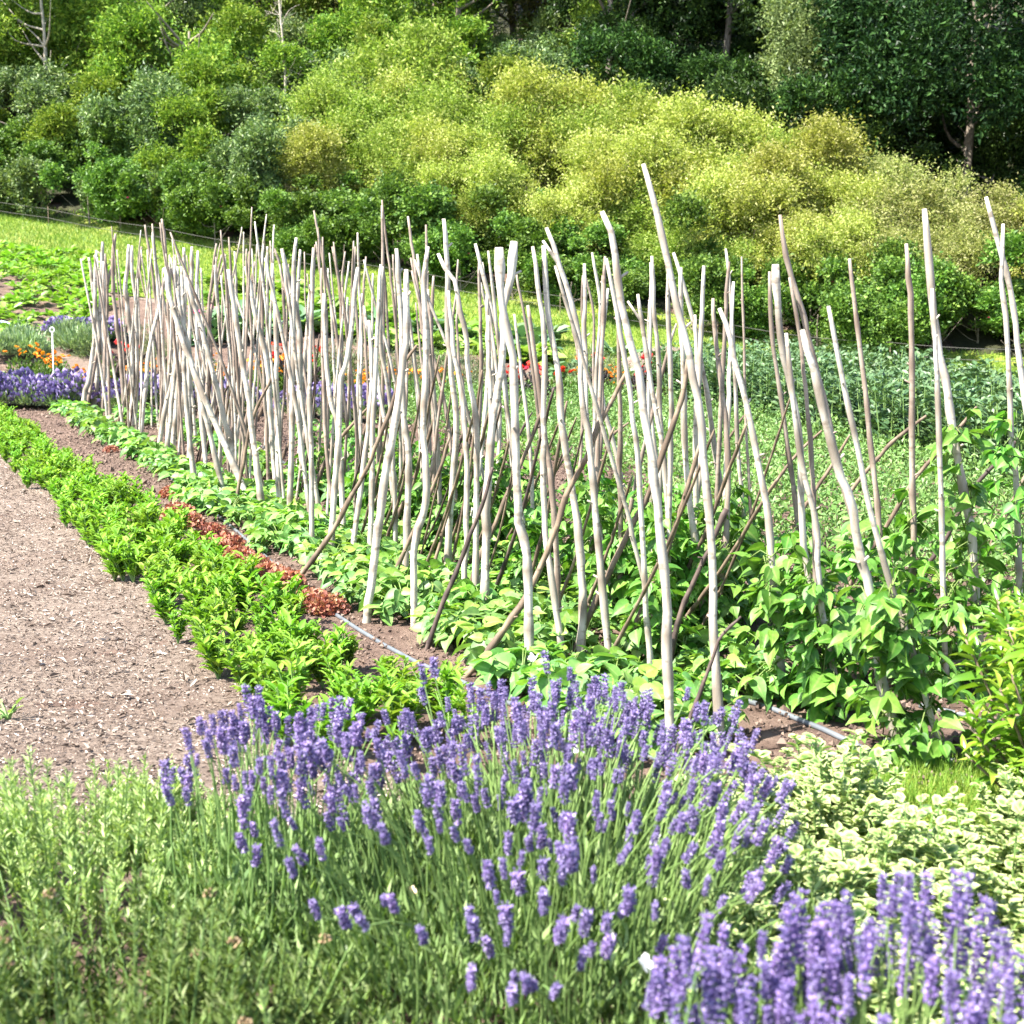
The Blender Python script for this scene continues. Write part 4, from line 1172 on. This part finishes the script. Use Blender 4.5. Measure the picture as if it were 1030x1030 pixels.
for i, (x, y) in enumerate([(385,392),(400,388),(415,394),(430,390),(445,392),(340,390),(355,385),(470,395),(600,392),(612,396),(590,390),(90,360),(150,365),(165,372),(180,366),(625,400),(490,392),(330,380)]):
    FEN.place(i, at(x, y), r.uniform(0, 6), r.uniform(.75, 1.1))
CAL.finish(); DAH.finish(); FEN.finish()
o = flower_plant('rose_plant', 'plant with magenta flowers among cabbages behind the slanting poles', 'flowering plant', 'magenta flowers', G['herb'], G['pink'], 671, .22, .5, 300, 5, .08)
o.location = at(205, 342)

def far_lav(seed, flower=True):
    r = np.random.default_rng(seed)
    n = 900; a = r.uniform(0, 2 * PI, n); q = np.sqrt(r.random(n))
    b = np.stack([np.cos(a) * q * .18, np.sin(a) * q * .18, 0 * a], 1)
    t = np.stack([np.cos(a) * q * .36, np.sin(a) * q * .36, .42 * np.sqrt(1 - .7 * q ** 2) * r.uniform(.6, 1.1, n)], 1)
    D = t - b; Ls = np.linalg.norm(D, axis=1)
    u = r.uniform(.3, .7, n)[:, None]
    V, T, E = leaves(b + D * u, D + r.normal(0, .08, (n, 3)), rdir(n, r), Ls * .4, .016, SIMPLE)
    root = empty('lavender_bush', (0, 0, 0), label='small purple lavender bush in the far flower bed' if flower else 'grey green lavender bush without flowers beside the far footpath', cat='lavender',
                 group='lavender bushes in the far bed' if flower else 'flowerless lavender bushes in the far bed')
    kids = [obj('foliage', mesh('foliage', V, T, G['lavgrey']), root)]
    if flower:
        m = r.random(n) < .30
        d = nrm(D[m]); P = t[m] - d * .02
        V, T, E = leaves(P, d, rdir(len(P), r), .07, .015, OCTA)
        kids.append(obj('blossom', mesh('blossom', V, T, G['lavflow']), root))
    adopt(root, *kids)
    return root
FL = Kinds([far_lav(680), far_lav(681), far_lav(682)]); FG = Kinds([far_lav(690, False), far_lav(691, False)])
k = 0
for (x, y) in [(-22,409),(-6,408),(6,410),(20,408),(34,411),(47,409),(60,412),(73,411),(62,342),(78,345),(92,342),(105,346),(128,414),(190,416),(235,418),(300,420),(318,421),(345,424),(372,425),(150,413)]:
    FL.place(k, at(x, y), r.uniform(0, 6), r.uniform(.8, 1.15)); k += 1
for i, (x, y) in enumerate([(14,358),(30,362),(22,352),(70,353),(84,356),(0,362),(74,348)]): FG.place(i, at(x, y), r.uniform(0, 6), r.uniform(.9, 1.2))
FL.finish(); FG.finish()

# ------------------------------------------------------------------ hedge, shrubs, trees
def crown(seed, R, H, z0, nclump, nleaf, L, W, tm=SIMPLE, cr=.34, flat=.8, up=.35, bottom=-.6, inner=.25, jag=.12, spray=0, tw=.3):
    """leaf cloud: clumps over an ellipsoid (radius R, height H, bottom z0)"""
    r = np.random.default_rng(seed)
    m0 = max(nclump // 4, 6)
    c0 = rdir(m0 * 4, r); c0 = c0[c0[:, 2] > bottom][:m0]
    ci0 = r.integers(0, len(c0), nclump)
    c = nrm(c0[ci0] + r.normal(0, .34, (nclump, 3))); c[:, 2] = np.maximum(c[:, 2], bottom)
    bulge = r.uniform(.72, 1.16, len(c0))
    q = (bulge[ci0] * (1 - inner * r.random(nclump)))[:, None]
    C = c * q * [R * (1 - cr * .5), R * (1 - cr * .5), H / 2 * (1 - cr * .4)] + [0, 0, z0 + H / 2]
    rad = R * cr * np.clip(np.exp(r.normal(-.15, .45, nclump)), .3, 1.7)
    per = np.maximum((nleaf * rad ** 2 / (rad ** 2).sum()).astype(int), 6)
    ci = np.repeat(np.arange(len(c)), per); n = len(ci)
    d = rdir(n, r); d = nrm(d + c[ci] * .55 + [0, 0, .25])
    rr = rad[ci] * (1 - .45 * r.random(n) ** 2) * (1 + jag * r.normal(size=n))
    P = C[ci] + d * rr[:, None] * [1, 1, flat]
    D = nrm(d * .7 + r.normal(0, .7, (n, 3)) + [0, 0, up])
    N = nrm(d + r.normal(0, .6, (n, 3)) + [0, 0, .4])
    if spray:
        m = spray; k = n // m
        P, D, N = P[:k], D[:k], N[:k]
        ax = nrm(d[:k] + r.normal(0, .45, (k, 3)) + [0, 0, up]); tl = tw * r.uniform(.5, 1.3, k) * np.where(r.random(k) < .07, 1.7, 1)
        sd = nrm(np.cross(ax, rdir(k, r)))
        u = np.linspace(0, 1, m)
        P = (P[:, None] + ax[:, None] * (u[None, :, None] * tl[:, None, None])).reshape(-1, 3)
        sg = np.where(np.arange(m) % 2, 1, -1)[None, :, None]
        D = (ax[:, None] * .7 + sd[:, None] * sg + r.normal(0, .3, (k, m, 3))).reshape(-1, 3)
        N = (np.cross(ax, sd)[:, None] * np.ones((1, m, 1)) + np.array([0, 0, .6]) + r.normal(0, .35, (k, m, 3))).reshape(-1, 3)
        n = k * m
    LL_ = L * r.uniform(.6, 1.3, n)
    return leaves(P, D, N, LL_, LL_ * W, tm)

def limbs(seed, H, R, r0, nb, z0, crook=.08):
    r = np.random.default_rng(seed)
    top = np.array([r.normal(0, .05) * H, r.normal(0, .05) * H, H * .85])
    C = spline([(0, 0, -.2), (r.normal(0, crook) * H * .5, r.normal(0, crook) * H * .5, H * .42), top], 14)
    parts = [tube(C, np.linspace(r0, r0 * .25, 14), 8, wob=.08, rng=r)]
    for i in range(nb):
        k = int(r.integers(int(14 * z0), 13)); a = r.uniform(0, 2 * PI); l = R * r.uniform(.6, 1.0)
        e = C[k] + np.array([math.cos(a) * l, math.sin(a) * l, l * r.uniform(.4, 1.1)])
        m = (C[k] + e) / 2 + r.normal(0, .08 * l, 3) - [0, 0, .1 * l]
        parts.append(tube(spline([C[k], m, e], 8), np.linspace(r0 * .42, r0 * .08, 8), 5))
    return join(parts)

def woody(name, label, cat, group, mat, tmat, seed, R, H, z0, nclump, nleaf, L, W, r0, nb, pink=0, **kw):
    root = empty(name, (0, 0, 0), label=label, cat=cat, group=group)
    V, T, E = crown(seed, R, H - z0, z0, nclump, nleaf, L, W, **kw)
    kids = [obj('crown', mesh('crown', V, T, mat), root)]
    V2, T2, E2 = limbs(seed + 1, H * (.8 if H > 4.5 else .5), R * .6, r0, nb, .25)
    kids.append(obj('trunk', mesh('trunk', V2, T2, tmat, True, attr=E2), root))
    if pink:
        r = np.random.default_rng(seed + 2)
        n = 12; a = np.arange(n) * 2 * PI / 6
        D = np.stack([np.cos(a), np.sin(a), np.where(np.arange(n) < 6, .3, .9)], 1)
        fm = mesh('flower', *leaves(np.zeros((n, 3)), D, np.array([0, 0, 1.0]) + 0 * D, .05, .045, OVAL)[:2], G['pink'])
        for i in r.choice(len(V), pink * 6, replace=False):
            p = V[i]
            if p[1] < 0 and p[2] > H * .4 and pink > 0:
                kids.append(obj('flower', fm, root, p + nrm((p - [0, 0, H / 2])[None])[0] * .04)); pink -= 1
    adopt(root, *kids)
    return root

def hl(u, t):
    p = HP + HD * u + HN * t
    return (float(p[0]), float(p[1]), float(terrain(*p)))

gR = 'dark rose bushes in the hedge behind the grass strip'
RB = Kinds([woody('rose_bush', 'dense dark green rose bush in the hedge behind the grass strip', 'rose bush', gR, G['rose'] if i < 3 else G['rose_blue'], M['trunk'], 700 + 5 * i,
                  1.25, 2.25, .0, 46, 13000, .10, .62, .035, 4, pink=2 if i % 2 else 1, cr=.25, bottom=-.95, inner=.45, spray=5, tw=.2, jag=.2) for i in range(4)])
r = np.random.default_rng(39); k = 0
for u in np.arange(-8, 34, 1.35):
    for t in (1.3, 2.5):
        x, y, z = hl(u + r.normal(0, .25) + (.7 if t > 2 else 0), t + r.normal(0, .15))
        sc = r.uniform(.72, .92) * (1 if t < 2 else 1.0)
        RB.place(3 if (u > 20 and r.random() < .6) else int(r.integers(3)), (x, y, z - .05), r.uniform(0, 6.28), (sc * r.uniform(.9, 1.25), sc, sc * r.uniform(.8, 1.12))); k += 1
RB.finish()
gY = 'yellow green shrubs on the bank above the rose hedge'
YB = Kinds([woody('bank_shrub', ['loose yellow green shrub on the bank above the rose hedge', 'bright lime green shrub on the bank above the rose hedge', 'tan tinged pale green shrub on the bank above the rose hedge'][i % 3], 'shrub', gY,
                  [G['yellow'], G['lime'], G['tan']][i % 3], M['trunk'], 740 + 5 * i, 1.7, 2.9, .0, 105, 23000, .088, .42, .04, 7, cr=.20, flat=1.0, up=.5, bottom=-.8, inner=.55, jag=.13, spray=8, tw=.44) for i in range(6)])
k = 0
for t, du, hs in ((3.6, 1.3, .84), (5.0, 1.45, .98), (6.8, 1.5, 1.08)):
    for u in np.arange(-9, 19.5 if t > 4.5 else 18.0, du):
        uu = u + r.normal(0, .4)
        if t > 8 and uu > 20: continue
        if t > 6 and uu < 2.5: continue
        x, y, z = hl(uu, t + r.normal(0, .3))
        sc = r.uniform(.9, 1.1) * hs * (.88 if uu < 6 else 1)
        # tan ones towards the near end of the bank, yellow and lime elsewhere
        if uu < 4: kk = int(r.choice([2, 5, 0, 2]))
        elif uu < 13: kk = int(r.choice([0, 3, 1, 0]))
        else: kk = int(r.choice([1, 4, 0, 1]))
        YB.place(kk, (x, y, z - .1), r.uniform(0, 6.28), (sc * r.uniform(.9, 1.3), sc, sc * r.uniform(.8, 1.1))); k += 1
YB.finish(); print('bank shrubs', k)

gT = 'trees on the wooded bank'
def tree(label, px, py_base_t, R, H, mat, tmat, seed, z0=.2, nclump=70, nleaf=24000, L=.17, W=.5, r0=.14, nb=12, name='broadleaf_tree', **kw):
    kw.setdefault('spray', 6); kw.setdefault('tw', .4); kw.setdefault('inner', .4); kw.setdefault('bottom', -.85); kw.setdefault('flat', .9)
    R *= 1.12; z0 *= .3
    """px: photo column it stands in, py_base_t: metres behind the hedge line"""
    d = ray(px, 200.0); d2 = d[:2]
    # ground point where the ray's plan meets the line t = const
    den = d2 @ HN; sca = (py_base_t + HP @ HN) / den
    x, y = d2 * sca
    o = woody(name, label, 'tree', gT, mat, tmat, seed, R, H, H * z0, nclump, nleaf, L, W, r0, nb, **kw)
    o.location = (x, y, float(terrain(x, y)) - .1)
    return o
tk = M['trunk']; tp = M['trunk_pale']
UB = Kinds([woody('understory_shrub', 'mid green shrub in the shade under the trees at the wooded end of the hedge', 'shrub', 'shrubs under the trees', [G['rose_blue'], G['ash'], G['dark']][i], M['trunk'], 790 + 5 * i,
                  1.5, 2.8, .0, 56, 12000, .11, .42, .05, 8, cr=.26, inner=.4, spray=6, tw=.26) for i in range(3)])
k = 0
for t, u0, u1 in ((3.8, 19.0, 34), (5.6, 19.5, 36), (7.4, 18.5, 37), (9.0, 19, 38), (9.2, -11, 19), (11.2, -11, 38), (13.5, -13, 40), (16, -14, 40)):
    for u in np.arange(u0, u1, 2.1):
        x, y, z = hl(u + r.normal(0, .3), t + r.normal(0, .3)); sc = r.uniform(.95, 1.25)
        UB.place((2 if u < 14 and t > 8 else k % 2), (x, y, z - .1), r.uniform(0, 6.28), (sc, sc, sc * r.uniform(.85, 1.15))); k += 1
UB.finish()
# left: light ash trees with visible stems
tree('airy mid green tree with thin pale forking stems at the wooded end of the hedge', 45, 5.5, 2.6, 8.5, G['ash'], tp, 901, .22, 90, 17000, .15, .42, .09, 16, cr=.22)
tree('leafy green sapling tree on the bank above the grass strip end', -20, 5, 2.6, 8, G['ash'], tk, 903, .15, 80, 17000, .15, .42, cr=.24)
tree('bushy green tree behind the pale forked stems', 120, 9, 2.8, 8.5, G['ash'], tk, 905, .08, 80, 21000, .16, .45, cr=.24)
tree('rounded green tree with a shaded base left of the bare sapling', 190, 6.5, 2.1, 5.2, G['ash'], tk, 907, .02, 60, 16000, .14, .45, cr=.26)
tree('slim brownish tree behind the left wood', 160, 15, 3.2, 9.5, G['beech'], tk, 909, .1, 70, 20000, .18, .45)
tree('tall green tree at the top corner of the wood', 20, 14, 3.6, 12, G['ash'], tk, 911, .1, 80, 24000, .18, .45)
tree('dull green tree under the small gap of sky', 345, 17, 2.6, 4.2, G['beech'], tk, 913, .05, 60, 17000, .18, .45)
tree('fresh green tree to the near side of the sky gap', 255, 12, 2.3, 6.6, G['ash'], tk, 915, .05, 60, 18000, .16, .45)
tree('light green bushy tree right behind the yellow shrubs', 415, 8.5, 2.0, 3.6, G['lime'], tk, 917, .02, 60, 16000, .15, .42)
tree('mid green tree with glossy leaves behind the lime shrubs', 450, 13, 2.9, 9.5, G['ash'], tk, 919, .05, 70, 22000, .16, .45)
# centre and right: dark trees
tree('tall dark green tree in the middle of the wood', 450, 22, 3.6, 8.0, G['dark'], tk, 921, .05, 80, 24000, .18, .5)
tree('big dark glossy tree behind the middle of the bank', 610, 12, 3.4, 11, G['dark'], tk, 923, .02, 90, 30000, .16, .5, cr=.26)
tree('dark tree between the big glossy tree and the weeping birch', 720, 13.5, 3.2, 11, G['dark'], tk, 925, .02, 80, 28000, .16, .5, cr=.26)
tree('brown leaved tree high in the middle of the wood', 520, 17, 3.2, 11, G['beech'], tk, 927, .05, 70, 22000, .18, .45)
tree('pale grey green birch with drooping foliage in front of the darkest trees', 850, 10.5, 2.3, 8.5, G['birch'], tp, 929, .08, 80, 22000, .13, .4, .1, 12, cr=.24, up=-.6, flat=1.3)
tree('very dark tree with ivy at the outer end of the wood', 970, 9.5, 3.2, 11.5, G['darkest'], tk, 931, .0, 90, 30000, .16, .5, cr=.26)
tree('very dark tree behind the weeping birch', 890, 14.5, 3.6, 13, G['darkest'], tk, 933, .02, 80, 26000, .18, .5)
tree('dark tree with lighter lower leaves beyond the frame edge', 1080, 9, 3.0, 11, G['dark'], tk, 935, .0, 80, 26000, .16, .5)
tree('very dark tall tree filling the back of the wood', 780, 20, 4.2, 14, G['darkest'], tk, 937, .0, 80, 24000, .2, .5)
tree('very dark tall tree behind the big glossy tree', 640, 21, 4.2, 13, G['darkest'], tk, 939, .0, 80, 24000, .2, .5)
tree('very dark tall tree at the back of the outer wood', 1000, 17, 4.2, 14, G['darkest'], tk, 941, .0, 80, 24000, .2, .5)
tree('dark back tree above the lime shrubs', 520, 24, 4.0, 11, G['darkest'], tk, 943, .0, 80, 22000, .2, .5)
tree('back tree at the top of the green wood', 90, 22, 4.2, 12, G['dark'], tk, 945, .0, 80, 22000, .2, .5)
tree('back tree beside the sky gap', 235, 22, 3.6, 9.5, G['ash'], tk, 947, .0, 80, 22000, .2, .5)
tree('lone back tree outside the top corner', -60, 20, 4.2, 12, G['dark'], tk, 949, .0, 70, 20000, .2, .5)
tree('dark tree further out of the photo', 1180, 11, 3.4, 12, G['darkest'], tk, 951, .0, 70, 20000, .18, .5)
# bare saplings in front of the wood
def bare_tree(px, t, H, label, seed):
    d = ray(px, 200.0)[:2]; x, y = d * ((t + HP @ HN) / (d @ HN))
    root = empty('bare_sapling', (x, y, float(terrain(x, y)) - .1), label=label, cat='tree')
    r = np.random.default_rng(seed)
    C = spline([(0, 0, -.2), (.08, .05, H * .35), (-.06, .1, H * .7), (.05, 0, H)], 24)
    parts = [tube(C, np.linspace(.05, .012, 24), 7, wob=.1, rng=r)]
    for i in range(30):
        k = int(r.integers(6, 23)); a = r.uniform(0, 2 * PI); l = H * .16 * (1.15 - k / 26) * r.uniform(.4, 1.5)
        d = np.array([math.cos(a) * r.uniform(.3, .8), math.sin(a) * r.uniform(.3, .8), r.uniform(.5, 1.3)])
        B = [C[k]]
        for j_ in range(4): d = d + r.normal(0, .28, 3); B.append(B[-1] + d / np.linalg.norm(d) * l / 4)
        B = spline(B, 9); parts.append(tube(B, np.linspace(.014, .004, 9), 4))
        for _ in range(3):
            q = int(r.integers(3, 8)); e = B[q] + nrm((d + r.normal(0, .7, 3))[None])[0] * l * .35
            parts.append(tube(np.array([B[q], (B[q] + e) / 2 + r.normal(0, .02, 3), e]), [.005, .004, .003], 3))
    V, T, E = join(parts); obj('trunk', mesh('trunk', V, T, tp, True, attr=E), root)
    V, T, E = crown(seed + 3, H * .2, H * .6, H * .42, 30, 500, .10, .4); obj('crown', mesh('crown', V, T, G['lime']), root)
bare_tree(287, 7.2, 7.0, 'nearly leafless sapling with a straight pale stem above the yellow shrubs', 961)

# ------------------------------------------------------------------ wire fence along the hedge
root = empty('wire_fence', hl(10, .55), label='low sagging wire fence on thin posts along the foot of the hedge', cat='fence')
o0 = np.array(root.location)
for u in np.arange(-8, 34, 3.5):
    p = np.array(hl(u, .55)) - o0
    V, T, E = tube(np.array([p - [0, 0, .1], p + [0, 0, .2], p + [0, 0, .5]]), [.011, .011, .010], 6)
    obj('post', mesh('post', V, T, M['pole_b'], True, attr=E), root)
for hgt in (.44, .22):
    Q = []
    for u in np.arange(-8, 31, .5):
        sag = .04 * math.sin(((u + 8) % 3.5) / 3.5 * PI)
        Q.append(np.array(hl(u, .52)) - o0 + [0, 0, hgt - sag])
    V, T, E = tube(np.array(Q), .005, 4); obj('wire', mesh('wire', V, T, M['wire'], True), root)

# ------------------------------------------------------------------ small things
# marker stake with a ring head
p = at(56, 412)
root = empty('plant_marker', p, label='slim white marker stake with a round eyelet head by the far lavender', cat='marker')
V, T, E = tube(np.array([[0, 0, -.05], [0, 0, .5], [.01, 0, 1.02]]), [.010, .010, .010], 6); obj('rod', mesh('rod', V, T, M['white_paint'], True), root)
a = np.linspace(0, 2 * PI, 17)
V, T, E = tube(np.stack([.030 * np.cos(a) + .01, 0 * a, 1.05 + .030 * np.sin(a)], 1), .009, 6, cap=False); obj('eyelet', mesh('eyelet', V, T, M['white_paint'], True), root)

# stony heap of soil at the end of the broad beans
r = np.random.default_rng(43)
n = 24; gx, gy = np.meshgrid(np.linspace(-1, 1, n), np.linspace(-1, 1, n)); q = np.sqrt(gx ** 2 + gy ** 2)
z = .42 * np.maximum(0, 1 - q ** 1.7) + r.normal(0, .03, q.shape) * (q < .95) - .06 * (q >= .98)
V = np.stack([gx * .95, gy * .8, z], -1).reshape(-1, 3); idx = np.arange(n * n).reshape(n, n)
Q = np.stack([idx[:-1, :-1], idx[:-1, 1:], idx[1:, 1:], idx[1:, :-1]], -1).reshape(-1, 4)
obj('soil_heap', mesh('soil_heap', V, Q, M['path']), None, at(668, 372), label='low stony heap of pale soil at the end of the dark bean block', cat='soil heap')

# butterflies
def butterfly(loc, size, rz, fold, label, mat=None, tiltx=.3):
    root = empty('butterfly', loc, rz, label=label, cat='butterfly', group='white butterflies over the flowers')
    root.rotation_euler = (tiltx, 0, rz)
    wing = np.array([(0, .1, 0), (.15, .75, 0), (.75, .85, 0), (1.0, .45, 0), (.72, .05, 0), (.95, -.25, 0), (.7, -.75, 0), (.25, -.7, 0), (0, -.15, 0)]) * size
    T = np.array([(0, i, i + 1) for i in range(1, 8)])
    for s in (1, -1):
        V = wing.copy(); x = V[:, 0].copy()
        V[:, 0] = s * x * math.cos(fold); V[:, 2] = x * math.sin(fold)
        V2 = np.vstack([V, V + [0, 0, .0012]]); T2 = np.vstack([T, T[:, ::-1] + len(V)])
        obj('wing', mesh('wing', V2, T2, mat or G['white'], False), root)
    V, T3, E = tube(np.array([[0, -.5, 0], [0, -.1, .02], [0, .25, .02], [0, .5, .03]]) * size, np.array([.03, .07, .09, .05]) * size, 6)
    obj('body', mesh('body', V, T3, G['body'], True), root)
butterfly(at_y(576, 756, 3.75), .020, .4, .5, 'white butterfly on the densest lavender flowers, in front of the poles')
butterfly(at_y(661, 846, 3.3), .020, -.7, .9, 'white butterfly on the lavender beside the variegated herb', tiltx=.8)
butterfly(at_y(613, 944, 2.75), .018, .2, 1.2, 'white butterfly with nearly closed wings low on the lavender', tiltx=.9)
butterfly(at_y(648, 970, 2.5), .020, 1.0, .35, 'white butterfly with wings spread against the shaded lavender', tiltx=.9)
butterfly(at_y(617, 752, 3.85), .013, .1, .8, 'tiny white butterfly near the top of the wide lavender')
butterfly(at_y(415, 898, 3.0), .014, .6, 1.2, 'cream coloured butterfly on a lavender spike', G['cream'])
butterfly(at_y(537, 664, 4.6), .026, -.3, .9, 'white butterfly at the foot of the poles, above the lavender')
butterfly(at_y(199, 634, 6.6), .045, .9, .25, 'white butterfly in flight above the bright green border plants', tiltx=.1)

# dandelion clock by the thick slanting pole
p = at(892, 766)
root = empty('dandelion_clock', p, label='round grey dandelion clock at the foot of the slanting thick pole', cat='dandelion')
V, T, E = tube(np.array([[0, 0, 0], [.004, 0, .03], [0, 0, .06]]), .002, 5); obj('stem', mesh('stem', V, T, G['stem'], True), root)
n = 260; d = rdir(n); V, T, E = leaves(d * .006 + [0, 0, .07], d, rdir(n), .016, .004, OCTA); obj('seed_head', mesh('seed_head', V, T, G['fluff']), root)
# weed seedling on the path
o = rosette('weed_seedling', 'small green weed growing alone on the wood chip path', 'weed', 'weeds on the path', G['beanlow'], 777, 9, .05, .5, .12, tilt=(.5, 2.2)); o.location = at(8, 725)

# ------------------------------------------------------------------ camera, light, world
cd = bpy.data.cameras.new('camera'); co = bpy.data.objects.new('camera', cd); COL.objects.link(co)
co.location = CAM; co.rotation_euler = (PI / 2 - TH, 0, 0)
cd.sensor_width = 36; cd.lens = 36 * F / 1030; cd.clip_end = 400; cd.clip_start = .05
cd.dof.use_dof = True; cd.dof.focus_distance = 8.0; cd.dof.aperture_fstop = 5.0
S.camera = co

sd = np.array([-.62, -.30, 1.0]); sd = sd / np.linalg.norm(sd)       # towards the sun
elev = math.asin(sd[2]); az = math.atan2(sd[0], sd[1])
sl = bpy.data.lights.new('sun', 'SUN'); so = bpy.data.objects.new('sun', sl); COL.objects.link(so)
sl.energy = 4.9; sl.angle = math.radians(.5); sl.color = (1, .955, .88)
so.rotation_euler = Vector(-sd).to_track_quat('-Z', 'Y').to_euler()
w = bpy.data.worlds.new('World'); S.world = w; w.use_nodes = True
nt = w.node_tree; bg = nt.nodes['Background']
sky = nt.nodes.new('ShaderNodeTexSky'); sky.sky_type = 'NISHITA'; sky.sun_disc = False
sky.sun_elevation = elev; sky.sun_rotation = az
nt.links.new(sky.outputs[0], bg.inputs[0]); bg.inputs[1].default_value = .10
S.view_settings.view_transform = 'Standard'; S.view_settings.look = 'None'; S.view_settings.gamma = 1
S.view_settings.exposure = 2.25
S.cycles.max_bounces = 6; S.cycles.diffuse_bounces = 3; S.cycles.transmission_bounces = 3; S.cycles.transparent_max_bounces = 4
S.cycles.use_denoising = True
